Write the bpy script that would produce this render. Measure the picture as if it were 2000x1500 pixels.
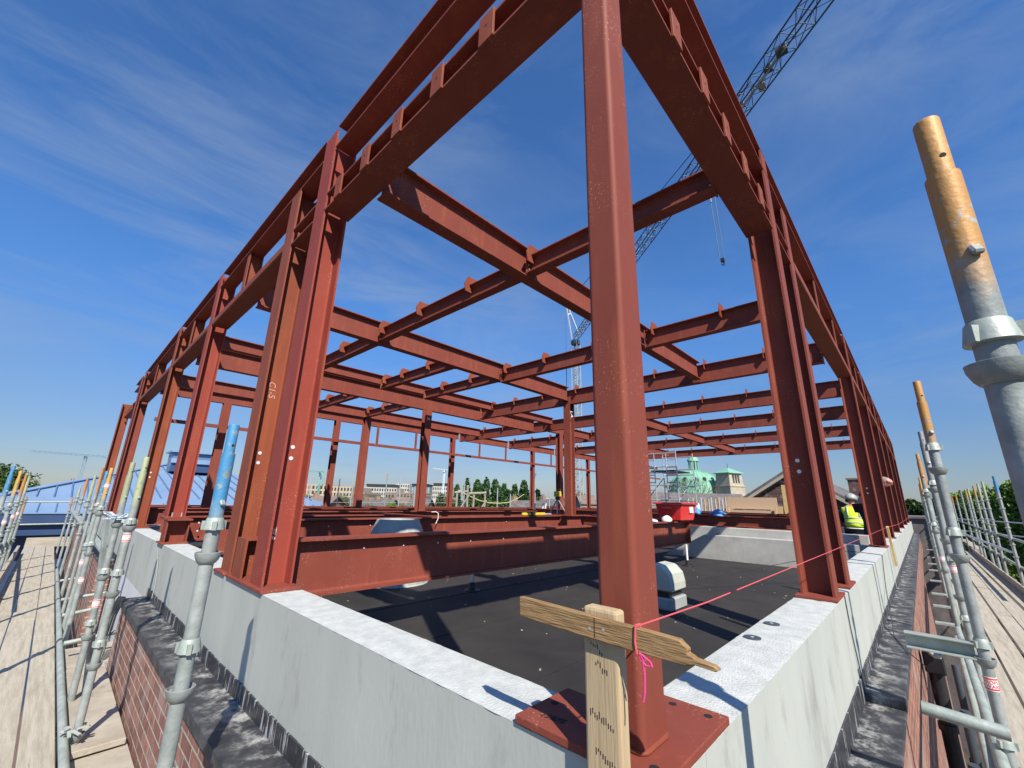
import bpy, bmesh, math, random
import numpy as np
from mathutils import Vector, Matrix
R_ = math.radians
S = 0.61                      # all layout numbers are in units of 0.61 m
random.seed(7)
sc = bpy.context.scene
for o in list(bpy.data.objects): bpy.data.objects.remove(o)
col = sc.collection

# ------------------------------------------------------------------ camera
FPX, YAW, PITCH, ROLL = 815.1445, 0.7607176, 0.272285, 0.0235046
CU = np.array([-1.499687, -0.730328, 0.878536])
def frame():
    f = np.array([math.cos(YAW)*math.cos(PITCH), math.sin(YAW)*math.cos(PITCH), math.sin(PITCH)])
    r = np.array([math.sin(YAW), -math.cos(YAW), 0.0]); u = np.cross(r, f)
    c, s = math.cos(ROLL), math.sin(ROLL)
    return f, c*r + s*u, -s*r + c*u
FW, RT, UP = frame()
cam_d = bpy.data.cameras.new('camera'); cam = bpy.data.objects.new('camera', cam_d); col.objects.link(cam)
cam_d.sensor_width = 36; cam_d.lens = FPX/2000*36; cam_d.clip_start = 0.02; cam_d.clip_end = 6000
m = Matrix(((RT[0], UP[0], -FW[0], CU[0]*S), (RT[1], UP[1], -FW[1], CU[1]*S), (RT[2], UP[2], -FW[2], CU[2]*S), (0, 0, 0, 1)))
cam.matrix_world = m
sc.camera = cam
def at(px, py, dep):          # a place in the distance, in layout units
    return CU + (FW + RT*(px-1000)/FPX - UP*(py-750)/FPX)*dep

# ------------------------------------------------------------------ light
SUN = Vector((-0.53, -1.0, 1.09)).normalized()
sun_d = bpy.data.lights.new('sun', 'SUN'); sun_d.energy = 5.0; sun_d.angle = R_(0.53); sun_d.color = (1.0, 0.93, 0.81)
sun = bpy.data.objects.new('sun', sun_d); col.objects.link(sun); sun.rotation_euler = SUN.to_track_quat('Z', 'Y').to_euler()
w = bpy.data.worlds.new('World'); sc.world = w; w.use_nodes = True
nt = w.node_tree; N = nt.nodes; L = nt.links; N.clear()
sky = N.new('ShaderNodeTexSky'); sky.sky_type = 'NISHITA'; sky.sun_disc = False
sky.sun_elevation = math.asin(SUN.z); sky.sun_rotation = math.atan2(SUN.x, SUN.y)
sky.air_density = 1.15; sky.dust_density = 0.25; sky.ozone_density = 3.0; sky.altitude = 0
bg = N.new('ShaderNodeBackground'); bg.inputs[1].default_value = 0.072
out = N.new('ShaderNodeOutputWorld')
tc = N.new('ShaderNodeTexCoord'); mp = N.new('ShaderNodeMapping')
mp.inputs['Rotation'].default_value = (0.35, 0.5, 0.9); mp.inputs['Scale'].default_value = (1.1, 2.0, 5.5)
n1 = N.new('ShaderNodeTexNoise'); n1.inputs['Scale'].default_value = 1.5; n1.inputs['Detail'].default_value = 9; n1.inputs['Roughness'].default_value = 0.62; n1.inputs['Distortion'].default_value = 0.5
n2 = N.new('ShaderNodeTexNoise'); n2.inputs['Scale'].default_value = 1.3; n2.inputs['Detail'].default_value = 2
rp = N.new('ShaderNodeValToRGB'); rp.color_ramp.elements[0].position = 0.42; rp.color_ramp.elements[1].position = 0.74
rp2 = N.new('ShaderNodeValToRGB'); rp2.color_ramp.elements[0].position = 0.35; rp2.color_ramp.elements[1].position = 0.7
mu = N.new('ShaderNodeMath'); mu.operation = 'MULTIPLY'; mu2 = N.new('ShaderNodeMath'); mu2.operation = 'MULTIPLY'; mu2.inputs[1].default_value = 0.85
mx = N.new('ShaderNodeMixRGB'); mx.inputs[2].default_value = (2.9, 3.9, 5.6, 1)
L.new(tc.outputs['Generated'], mp.inputs[0]); L.new(mp.outputs[0], n1.inputs[0]); L.new(tc.outputs['Generated'], n2.inputs[0])
L.new(n1.outputs[0], rp.inputs[0]); L.new(n2.outputs[0], rp2.inputs[0]); L.new(rp.outputs[0], mu.inputs[0]); L.new(rp2.outputs[0], mu.inputs[1])
L.new(mu.outputs[0], mu2.inputs[0]); L.new(mu2.outputs[0], mx.inputs[0]); 
sx = N.new('ShaderNodeSeparateXYZ'); L.new(tc.outputs['Generated'], sx.inputs[0])
mrz = N.new('ShaderNodeMapRange'); mrz.inputs[1].default_value = 0.0; mrz.inputs[2].default_value = 0.45; mrz.interpolation_type = 'SMOOTHSTEP'; L.new(sx.outputs[2], mrz.inputs[0])
tint = N.new('ShaderNodeMixRGB'); tint.inputs[1].default_value = (0.56, 0.64, 0.86, 1); tint.inputs[2].default_value = (0.64, 1.08, 1.60, 1); L.new(mrz.outputs[0], tint.inputs[0])
tm = N.new('ShaderNodeMixRGB'); tm.blend_type = 'MULTIPLY'; tm.inputs[0].default_value = 1; L.new(sky.outputs[0], tm.inputs[1]); L.new(tint.outputs[0], tm.inputs[2])
L.new(tm.outputs[0], mx.inputs[1])
L.new(mx.outputs[0], bg.inputs[0]); L.new(bg.outputs[0], out.inputs[0])
vs = sc.view_settings; vs.view_transform = 'Standard'; vs.look = 'None'; vs.gamma = 1; vs.use_curve_mapping = False; vs.exposure = 0.55
try: sc.cycles.max_bounces = 6; sc.cycles.diffuse_bounces = 2; sc.cycles.use_fast_gi = False
except Exception: pass

# ------------------------------------------------------------------ materials
def mat(name, c1, c2=None, rough=0.6, metal=0.0, scale=8, bump=0.0, detail=6, lo=0.35, hi=0.65, c3=None, s3=1.0, lo3=0.55, hi3=0.6, stretch=(1, 1, 1), bscale=None, spec=0.5, r2=None):
    m_ = bpy.data.materials.new(name); m_.use_nodes = True
    t = m_.node_tree; n = t.nodes; l = t.links; b = n['Principled BSDF']
    b.inputs['Roughness'].default_value = rough; b.inputs['Metallic'].default_value = metal; b.inputs['Specular IOR Level'].default_value = spec
    b.inputs['Base Color'].default_value = (*c1, 1)
    g = n.new('ShaderNodeNewGeometry'); mp_ = n.new('ShaderNodeMapping'); mp_.inputs['Scale'].default_value = stretch; l.new(g.outputs['Position'], mp_.inputs[0])
    outc = None
    if c2:
        nz = n.new('ShaderNodeTexNoise'); nz.inputs['Scale'].default_value = scale; nz.inputs['Detail'].default_value = detail; nz.inputs['Roughness'].default_value = 0.65
        l.new(mp_.outputs[0], nz.inputs[0])
        cr = n.new('ShaderNodeValToRGB'); cr.color_ramp.elements[0].position = lo; cr.color_ramp.elements[1].position = hi
        cr.color_ramp.elements[0].color = (*c1, 1); cr.color_ramp.elements[1].color = (*c2, 1)
        l.new(nz.outputs[0], cr.inputs[0]); outc = cr.outputs[0]
        if r2 is not None:
            mr = n.new('ShaderNodeMapRange'); mr.inputs[3].default_value = rough; mr.inputs[4].default_value = r2; l.new(nz.outputs[0], mr.inputs[0]); l.new(mr.outputs[0], b.inputs['Roughness'])
    if c3:
        nz3 = n.new('ShaderNodeTexNoise'); nz3.inputs['Scale'].default_value = s3; nz3.inputs['Detail'].default_value = 8; nz3.inputs['Roughness'].default_value = 0.7
        l.new(mp_.outputs[0], nz3.inputs[0])
        cr3 = n.new('ShaderNodeValToRGB'); cr3.color_ramp.elements[0].position = lo3; cr3.color_ramp.elements[1].position = hi3
        l.new(nz3.outputs[0], cr3.inputs[0])
        mm = n.new('ShaderNodeMixRGB'); mm.inputs[2].default_value = (*c3, 1); l.new(cr3.outputs[0], mm.inputs[0])
        if outc: l.new(outc, mm.inputs[1])
        else: mm.inputs[1].default_value = (*c1, 1)
        outc = mm.outputs[0]
    if outc: l.new(outc, b.inputs['Base Color'])
    if bump:
        nb = n.new('ShaderNodeTexNoise'); nb.inputs['Scale'].default_value = bscale or scale*4; nb.inputs['Detail'].default_value = 6
        l.new(mp_.outputs[0], nb.inputs[0])
        bp = n.new('ShaderNodeBump'); bp.inputs['Strength'].default_value = min(1, bump); bp.inputs['Distance'].default_value = 0.004; l.new(nb.outputs[0], bp.inputs['Height']); l.new(bp.outputs[0], b.inputs['Normal'])
    m_['out'] = 1
    return m_
def bsdf(m_): return m_.node_tree.nodes['Principled BSDF']

def steel_mat(name, c1, c2):
    m_ = mat(name, c1, c2, rough=0.55, scale=3.0, bump=0.12, bscale=420, lo=0.3, hi=0.72, stretch=(1, 1, 0.5), r2=0.75, spec=0.22)
    t = m_.node_tree; n = t.nodes; l = t.links; b = bsdf(m_)
    g = n.new('ShaderNodeNewGeometry')
    src = b.inputs['Base Color'].links[0].from_socket
    # pale dust specks and scratches
    nz = n.new('ShaderNodeTexNoise'); nz.inputs['Scale'].default_value = 130; nz.inputs['Detail'].default_value = 3; l.new(g.outputs['Position'], nz.inputs[0])
    n5 = n.new('ShaderNodeTexNoise'); n5.inputs['Scale'].default_value = 4; n5.inputs['Detail'].default_value = 4; l.new(g.outputs['Position'], n5.inputs[0])
    cr = n.new('ShaderNodeValToRGB'); cr.color_ramp.elements[0].position = 0.60; cr.color_ramp.elements[1].position = 0.72; l.new(nz.outputs[0], cr.inputs[0])
    c5 = n.new('ShaderNodeValToRGB'); c5.color_ramp.elements[0].position = 0.48; c5.color_ramp.elements[1].position = 0.62; l.new(n5.outputs[0], c5.inputs[0])
    ml = n.new('ShaderNodeMath'); ml.operation = 'MULTIPLY'; l.new(cr.outputs[0], ml.inputs[0]); l.new(c5.outputs[0], ml.inputs[1])
    mm = n.new('ShaderNodeMixRGB'); mm.inputs[2].default_value = (0.42, 0.22, 0.16, 1); l.new(ml.outputs[0], mm.inputs[0]); l.new(src, mm.inputs[1])
    # runs of brighter rust
    mp_ = n.new('ShaderNodeMapping'); mp_.inputs['Scale'].default_value = (9, 9, 1.1); l.new(g.outputs['Position'], mp_.inputs[0])
    n6 = n.new('ShaderNodeTexNoise'); n6.inputs['Scale'].default_value = 1.6; n6.inputs['Detail'].default_value = 6; l.new(mp_.outputs[0], n6.inputs[0])
    c6 = n.new('ShaderNodeValToRGB'); c6.color_ramp.elements[0].position = 0.55; c6.color_ramp.elements[1].position = 0.70; c6.color_ramp.elements[1].color = (0.3, 0.3, 0.3, 1); l.new(n6.outputs[0], c6.inputs[0])
    m2 = n.new('ShaderNodeMixRGB'); m2.inputs[2].default_value = (0.36, 0.10, 0.04, 1); l.new(c6.outputs[0], m2.inputs[0]); l.new(mm.outputs[0], m2.inputs[1])
    l.new(m2.outputs[0], b.inputs['Base Color'])
    return m_
M = {}
M['steel'] = steel_mat('red_oxide_steel', (0.185, 0.046, 0.031), (0.228, 0.057, 0.038))
M['steel2'] = steel_mat('orange_oxide_steel', (0.20, 0.05, 0.027), (0.25, 0.066, 0.033))
M['steel3'] = steel_mat('crimson_oxide_steel', (0.25, 0.045, 0.033), (0.275, 0.057, 0.038))
M['hole'] = mat('hole_dark', (0.01, 0.008, 0.008), rough=0.9)  # near-black discs painted for the darkness inside holes, nothing is cut open
M['washer'] = mat('bright_washer', (0.75, 0.78, 0.82), rough=0.35, metal=0.3)  # bright sky through column bolt holes as pale colour, also floor beam bolts
M['zinc'] = mat('zinc_bolt', (0.55, 0.55, 0.5), (0.7, 0.7, 0.68), rough=0.4, metal=0.7, scale=40)
M['conc'] = mat('precast_face', (0.375, 0.395, 0.36), (0.44, 0.46, 0.42), rough=0.85, scale=1.6, bump=0.25, bscale=60, c3=(0.27, 0.28, 0.25), s3=4.0, lo3=0.55, hi3=0.72, stretch=(1, 1, 0.35))
M['conctop'] = mat('rough_concrete', (0.40, 0.42, 0.405), (0.53, 0.55, 0.53), rough=0.95, scale=14, bump=1.0, bscale=120, c3=(0.36, 0.37, 0.35), s3=70, lo3=0.6, hi3=0.7)
M['conc2'] = mat('grey_concrete', (0.33, 0.33, 0.31), (0.44, 0.44, 0.41), rough=0.9, scale=3, bump=0.4, bscale=50, c3=(0.3, 0.29, 0.27), s3=9, lo3=0.62, hi3=0.7)
M['render'] = mat('pale_render', (0.50, 0.50, 0.53), (0.58, 0.58, 0.6), rough=0.9, scale=2, bump=0.2)
M['bitumen'] = mat('bitumen_ledge', (0.022, 0.022, 0.026), (0.07, 0.07, 0.075), rough=0.5, scale=9, bump=0.5, bscale=60, c3=(0.42, 0.42, 0.40), s3=9, lo3=0.50, hi3=0.66, r2=0.75)
def near_wall(m_):
    t = m_.node_tree; n = t.nodes; l = t.links
    mmx = [x for x in n if x.type == 'MIX_RGB' or x.bl_idname == 'ShaderNodeMixRGB'][-1]; src = mmx.inputs[0].links[0].from_socket
    g = n.new('ShaderNodeNewGeometry'); sp = n.new('ShaderNodeSeparateXYZ'); l.new(g.outputs['Position'], sp.inputs[0])
    mn = n.new('ShaderNodeMath'); mn.operation = 'MINIMUM'; l.new(sp.outputs[0], mn.inputs[0]); l.new(sp.outputs[1], mn.inputs[1])
    mr = n.new('ShaderNodeMapRange'); mr.inputs[1].default_value = -0.20; mr.inputs[2].default_value = -0.03; mr.inputs[3].default_value = 0.05; mr.inputs[4].default_value = 0.95; l.new(mn.outputs[0], mr.inputs[0])
    ml = n.new('ShaderNodeMath'); ml.operation = 'MULTIPLY'; ml.use_clamp = True; l.new(src, ml.inputs[0]); l.new(mr.outputs[0], ml.inputs[1]); l.new(ml.outputs[0], mmx.inputs[0])
near_wall(M['bitumen'])
M['skirt'] = mat('bitumen_skirting', (0.02, 0.02, 0.024), (0.05, 0.05, 0.055), rough=0.4, scale=12, bump=0.5, c3=(0.40, 0.41, 0.42), s3=3.0, lo3=0.56, hi3=0.61, stretch=(9, 9, 1.0))
M['felt'] = mat('roofing_felt', (0.014, 0.0125, 0.0115), (0.033, 0.029, 0.026), rough=0.8, scale=1.3, bump=1.0, bscale=300, c3=(0.085, 0.075, 0.06), s3=3.2, lo3=0.64, hi3=0.8, stretch=(1, 1, 1))
M['galv'] = mat('galvanised_tube', (0.21, 0.235, 0.225), (0.34, 0.37, 0.355), rough=0.5, metal=0.25, scale=11, bump=0.35, bscale=90, c3=(0.11, 0.12, 0.115), s3=24, lo3=0.63, hi3=0.7, r2=0.6)
M['galv2'] = mat('green_grey_galvanised', (0.27, 0.315, 0.285), (0.40, 0.44, 0.40), rough=0.5, metal=0.2, scale=9, bump=0.3, bscale=70, c3=(0.26, 0.28, 0.25), s3=15, lo3=0.62, hi3=0.7)
M['wood'] = mat('weathered_board', (0.30, 0.26, 0.21), (0.42, 0.385, 0.32), rough=0.9, scale=3.2, bump=0.7, bscale=26, c3=(0.2, 0.17, 0.13), s3=3.0, lo3=0.58, hi3=0.72, stretch=(1, 1, 1))
M['board_y'] = mat('board_grain_along_y', (0.31, 0.275, 0.215), (0.45, 0.41, 0.335), rough=0.9, scale=2.2, bump=0.6, bscale=10, c3=(0.19, 0.16, 0.12), s3=2.2, lo3=0.6, hi3=0.75, stretch=(14, 1, 14))
M['board_x'] = mat('board_grain_along_x', (0.31, 0.275, 0.215), (0.45, 0.41, 0.335), rough=0.9, scale=2.2, bump=0.6, bscale=10, c3=(0.19, 0.16, 0.12), s3=2.2, lo3=0.6, hi3=0.75, stretch=(1, 14, 14))
M['endgrain'] = mat('fresh_split_wood', (0.55, 0.33, 0.18), (0.62, 0.42, 0.25), rough=0.9, scale=30)
M['post'] = mat('yellow_pine_post', (0.38, 0.28, 0.16), (0.47, 0.36, 0.22), rough=0.75, scale=2.2, stretch=(22, 22, 1.3), c3=(0.30, 0.17, 0.08), s3=3.0, lo3=0.66, hi3=0.8, bump=0.4, bscale=8)
M['rail'] = mat('rough_sawn_brown_board', (0.20, 0.115, 0.048), (0.35, 0.22, 0.10), rough=0.9, scale=9, stretch=(12, 1, 12), bump=1.0, bscale=20, c3=(0.13, 0.07, 0.03), s3=6, lo3=0.6, hi3=0.7)
M['ply'] = mat('chipboard', (0.50, 0.35, 0.22), (0.58, 0.42, 0.28), rough=0.9, scale=30)
M['osb'] = mat('yellow_ply', (0.56, 0.38, 0.15), (0.64, 0.46, 0.2), rough=0.9, scale=10)
M['black'] = mat('black_plastic', (0.015, 0.016, 0.02), (0.03, 0.03, 0.035), rough=0.4, scale=5)
M['white'] = mat('white_plastic', (0.72, 0.72, 0.68), (0.8, 0.8, 0.76), rough=0.4, scale=8)
M['cream'] = mat('cream_grp', (0.42, 0.43, 0.37), (0.5, 0.51, 0.44), rough=0.5, scale=5)
M['greygrp'] = mat('grey_grp', (0.30, 0.32, 0.31), (0.38, 0.4, 0.38), rough=0.6, scale=6)
M['string'] = mat('pink_string', (0.62, 0.09, 0.11), rough=0.7)
M['pink'] = mat('magenta_string', (0.7, 0.05, 0.22), rough=0.7)
M['rope'] = mat('yellow_rope', (0.6, 0.5, 0.25), rough=0.8)
M['red'] = mat('red_plastic', (0.62, 0.03, 0.03), (0.75, 0.04, 0.035), rough=0.4, scale=6)
M['tapered'] = mat('tape_red', (0.75, 0.06, 0.04), rough=0.5)
M['tapewhite'] = mat('tape_white', (0.82, 0.8, 0.8), rough=0.5)
M['blueobj'] = mat('blue_cloth', (0.07, 0.22, 0.55), (0.12, 0.32, 0.68), rough=0.7, scale=20)
M['paleblue'] = mat('pale_blue_plastic', (0.5, 0.62, 0.75), (0.65, 0.74, 0.82), rough=0.5, scale=20)
M['yellow'] = mat('yellow_plastic', (0.6, 0.42, 0.03), (0.68, 0.5, 0.05), rough=0.4, scale=9)
M['alu'] = mat('aluminium', (0.55, 0.57, 0.6), (0.68, 0.7, 0.72), rough=0.35, metal=0.6, scale=12)
M['bluemetal'] = mat('blue_zinc_roof', (0.17, 0.26, 0.40), (0.21, 0.31, 0.46), rough=0.5, metal=0.0, scale=0.5, stretch=(1, 1, 1))
M['bluedark'] = mat('navy_fascia', (0.035, 0.07, 0.16), (0.05, 0.09, 0.19), rough=0.4, metal=0.2, scale=1)
M['blueseam'] = mat('blue_roof_seam', (0.11, 0.19, 0.32), (0.13, 0.22, 0.36), rough=0.4, metal=0.2, scale=1)
M['slate'] = mat('grey_slate', (0.085, 0.075, 0.075), (0.16, 0.14, 0.135), rough=0.85, scale=2.0, c3=(0.22, 0.19, 0.16), s3=1.0, lo3=0.55, hi3=0.75, bump=0.5, bscale=8)
M['tile'] = mat('brown_roof_tile', (0.16, 0.12, 0.10), (0.24, 0.18, 0.15), rough=0.85, scale=1.2)
M['copper'] = mat('green_copper', (0.15, 0.36, 0.25), (0.21, 0.44, 0.31), rough=0.7, scale=0.35, c3=(0.24, 0.30, 0.18), s3=0.4, lo3=0.58, hi3=0.75)
M['stone'] = mat('pale_stone', (0.34, 0.30, 0.22), (0.45, 0.40, 0.30), rough=0.9, scale=0.8, c3=(0.35, 0.31, 0.22), s3=1.2, lo3=0.6, hi3=0.75)
M['citystone'] = mat('cream_city_wall', (0.42, 0.34, 0.24), (0.47, 0.39, 0.28), rough=0.9, scale=0.1)
M['citypale'] = mat('pale_city_wall', (0.42, 0.40, 0.36), (0.5, 0.48, 0.43), rough=0.9, scale=0.1)
M['citybrick'] = mat('tan_city_brick', (0.22, 0.15, 0.105), (0.30, 0.21, 0.15), rough=0.9, scale=0.3)
M['cityglass'] = mat('city_glass', (0.12, 0.16, 0.18), (0.2, 0.26, 0.27), rough=0.15, scale=0.3)
M['window'] = mat('dark_window', (0.03, 0.035, 0.045), (0.07, 0.08, 0.09), rough=0.12, scale=0.6)
M['darkroof'] = mat('charcoal_roof', (0.05, 0.06, 0.07), rough=0.6)
M['crane'] = mat('dark_crane_steel', (0.045, 0.06, 0.075), (0.08, 0.10, 0.12), rough=0.5, scale=1, metal=0.2)
M['cranepale'] = mat('pale_crane_steel', (0.3, 0.32, 0.31), (0.4, 0.42, 0.4), rough=0.5, scale=1)
M['craneblue'] = mat('blue_grey_crane', (0.20, 0.30, 0.40), rough=0.6)  # bluish tint puts the haze of distance into the crane colour
M['cranegreen'] = mat('green_crane', (0.22, 0.50, 0.42), rough=0.6)
M['cranewhite'] = mat('white_crane', (0.62, 0.68, 0.74), rough=0.6)
M['skin'] = mat('sunburnt_skin', (0.52, 0.22, 0.16), (0.60, 0.28, 0.2), rough=0.55, scale=20)
M['hair'] = mat('short_grey_hair', (0.16, 0.14, 0.12), (0.3, 0.27, 0.24), rough=0.8, scale=60)
M['hiviz'] = mat('hi_vis_yellow', (0.62, 0.88, 0.02), (0.70, 0.95, 0.04), rough=0.6, scale=12, bump=0.6, bscale=18)
M['reflect'] = mat('silver_reflective_tape', (0.42, 0.46, 0.44), rough=0.4)
M['dark'] = mat('black_work_clothes', (0.018, 0.018, 0.022), (0.035, 0.035, 0.04), rough=0.85, scale=20)
M['helmet'] = mat('silver_grey_helmet', (0.30, 0.32, 0.30), (0.4, 0.42, 0.4), rough=0.25, scale=10)
M['ink'] = mat('black_marker', (0.02, 0.015, 0.015), rough=0.7)
M['chalk'] = mat('white_paint_marker', (0.8, 0.78, 0.78), rough=0.8)
M['faintchalk'] = mat('faint_chalk', (0.5, 0.33, 0.27), rough=0.9)
M['bark'] = mat('tree_bark', (0.07, 0.05, 0.035), (0.12, 0.09, 0.06), rough=0.95, scale=6, bump=0.6)
M['ground'] = mat('town_ground', (0.04, 0.05, 0.025), (0.08, 0.07, 0.055), rough=0.95, scale=0.02, c3=(0.09, 0.085, 0.08), s3=0.01, lo3=0.5, hi3=0.55)
M['asphalt'] = mat('dark_yard', (0.035, 0.035, 0.037), (0.05, 0.05, 0.05), rough=0.9, scale=1)
def leafmat(name, c1, c2, c3):
    m_ = mat(name, c1, c2, rough=0.55, scale=0.6, c3=c3, s3=5.0, lo3=0.5, hi3=0.62, spec=0.3)
    bsdf(m_).inputs['Transmission Weight'].default_value = 0.0
    return m_
M['leafd'] = leafmat('dark_leaves', (0.025, 0.055, 0.012), (0.05, 0.095, 0.02), (0.09, 0.13, 0.025))
M['leafb'] = leafmat('bright_leaves', (0.05, 0.12, 0.015), (0.11, 0.21, 0.025), (0.22, 0.30, 0.04))
M['leafp'] = leafmat('poplar_leaves', (0.025, 0.07, 0.022), (0.045, 0.10, 0.03), (0.07, 0.13, 0.04))
M['leafo'] = leafmat('olive_leaves', (0.07, 0.10, 0.03), (0.12, 0.15, 0.05), (0.17, 0.17, 0.07))

def brick_mat(name, axis, bc1, bc2, mortar, bw=0.215, bh=0.075, off=(0, 0)):
    m_ = bpy.data.materials.new(name); m_.use_nodes = True; t = m_.node_tree; n = t.nodes; l = t.links; b = bsdf(m_)
    g = n.new('ShaderNodeNewGeometry'); sp = n.new('ShaderNodeSeparateXYZ'); cb = n.new('ShaderNodeCombineXYZ'); l.new(g.outputs['Position'], sp.inputs[0])
    l.new(sp.outputs[{'x': 1, 'y': 0}[axis]], cb.inputs[0]); l.new(sp.outputs[2], cb.inputs[1])
    br = n.new('ShaderNodeTexBrick'); br.inputs['Scale'].default_value = 1; br.inputs['Brick Width'].default_value = bw; br.inputs['Row Height'].default_value = bh
    br.inputs['Mortar Size'].default_value = 0.0065; br.inputs['Mortar Smooth'].default_value = 0.3; br.inputs['Bias'].default_value = -0.1
    br.inputs['Color1'].default_value = (*bc1, 1); br.inputs['Color2'].default_value = (*bc2, 1); br.inputs['Mortar'].default_value = (*mortar, 1)
    l.new(cb.outputs[0], br.inputs[0])
    nz = n.new('ShaderNodeTexNoise'); nz.inputs['Scale'].default_value = 16; nz.inputs['Detail'].default_value = 7; l.new(g.outputs['Position'], nz.inputs[0])
    mr = n.new('ShaderNodeMapRange'); mr.inputs[1].default_value = 0.3; mr.inputs[2].default_value = 0.7; mr.inputs[3].default_value = 0.7; mr.inputs[4].default_value = 1.3; l.new(nz.outputs[0], mr.inputs[0])
    ml = n.new('ShaderNodeMixRGB'); ml.blend_type = 'MULTIPLY'; ml.inputs[0].default_value = 1; l.new(br.outputs[0], ml.inputs[1]); l.new(mr.outputs[0], ml.inputs[2])
    n4 = n.new('ShaderNodeTexNoise'); n4.inputs['Scale'].default_value = 3.2; n4.inputs['Detail'].default_value = 5; l.new(g.outputs['Position'], n4.inputs[0])
    c4 = n.new('ShaderNodeValToRGB'); c4.color_ramp.elements[0].position = 0.5; c4.color_ramp.elements[1].position = 0.72; c4.color_ramp.elements[1].color = (0.45, 0.45, 0.45, 1); l.new(n4.outputs[0], c4.inputs[0])
    m4 = n.new('ShaderNodeMixRGB'); m4.inputs[2].default_value = (0.42, 0.36, 0.32, 1); l.new(c4.outputs[0], m4.inputs[0]); l.new(ml.outputs[0], m4.inputs[1])
    l.new(m4.outputs[0], b.inputs['Base Color']); b.inputs['Roughness'].default_value = 0.9
    bp = n.new('ShaderNodeBump'); bp.inputs['Strength'].default_value = 0.7; bp.inputs['Distance'].default_value = 0.006; bp.invert = True
    l.new(br.outputs['Fac'], bp.inputs['Height']); l.new(bp.outputs[0], b.inputs['Normal'])
    return m_
M['brickL'] = brick_mat('red_brick_left', 'x', (0.30, 0.135, 0.10), (0.17, 0.07, 0.055), (0.40, 0.36, 0.29), bw=0.225, bh=0.074)
M['brickR'] = brick_mat('red_brick_right', 'y', (0.30, 0.12, 0.08), (0.20, 0.075, 0.055), (0.32, 0.25, 0.19), bw=0.20, bh=0.066)
M['brickG'] = brick_mat('brown_brick_gable', 'x', (0.11, 0.052, 0.04), (0.065, 0.035, 0.03), (0.22, 0.19, 0.17), bw=0.44, bh=0.15)

PAINT = {}
def paint_mat(kind):
    """galvanised tube with a painted head: paint sits on the top 0.3 m of the tube (object space: origin at the head)"""
    if kind in PAINT: return PAINT[kind]
    colr = {'blue': (0.06, 0.24, 0.44), 'yellow': (0.55, 0.32, 0.07), 'orange': (0.52, 0.20, 0.04), 'pale': (0.38, 0.42, 0.24), 'ochre': (0.46, 0.24, 0.07), 'green': (0.31, 0.34, 0.20)}[kind]
    m_ = mat('galvanised_tube_'+kind+'_head', (0.21, 0.235, 0.225), (0.34, 0.37, 0.355), rough=0.55, metal=0.12, scale=11, bump=0.35, bscale=90, c3=(0.11, 0.12, 0.115), s3=24, lo3=0.63, hi3=0.7, r2=0.6)
    t = m_.node_tree; n = t.nodes; l = t.links; b = bsdf(m_); src = b.inputs['Base Color'].links[0].from_socket
    tc_ = n.new('ShaderNodeTexCoord'); sp = n.new('ShaderNodeSeparateXYZ'); l.new(tc_.outputs['Object'], sp.inputs[0])
    nz = n.new('ShaderNodeTexNoise'); nz.inputs['Scale'].default_value = 30; nz.inputs['Detail'].default_value = 6; l.new(tc_.outputs['Object'], nz.inputs[0])
    ad = n.new('ShaderNodeMath'); ad.operation = 'MULTIPLY_ADD'; l.new(nz.outputs[0], ad.inputs[0]); ad.inputs[1].default_value = 0.16; l.new(sp.outputs[2], ad.inputs[2])
    mr = n.new('ShaderNodeMapRange'); mr.inputs[1].default_value = -0.23; mr.inputs[2].default_value = -0.12; l.new(ad.outputs[0], mr.inputs[0])
    chip = n.new('ShaderNodeValToRGB'); chip.color_ramp.elements[0].position = 0.36; chip.color_ramp.elements[1].position = 0.42; l.new(nz.outputs[0], chip.inputs[0])
    ml = n.new('ShaderNodeMath'); ml.operation = 'MULTIPLY'; l.new(mr.outputs[0], ml.inputs[0]); l.new(chip.outputs[0], ml.inputs[1])
    mm = n.new('ShaderNodeMixRGB'); mm.inputs[2].default_value = (*colr, 1); l.new(ml.outputs[0], mm.inputs[0]); l.new(src, mm.inputs[1]); l.new(mm.outputs[0], b.inputs['Base Color'])
    PAINT[kind] = m_
    return m_

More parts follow.
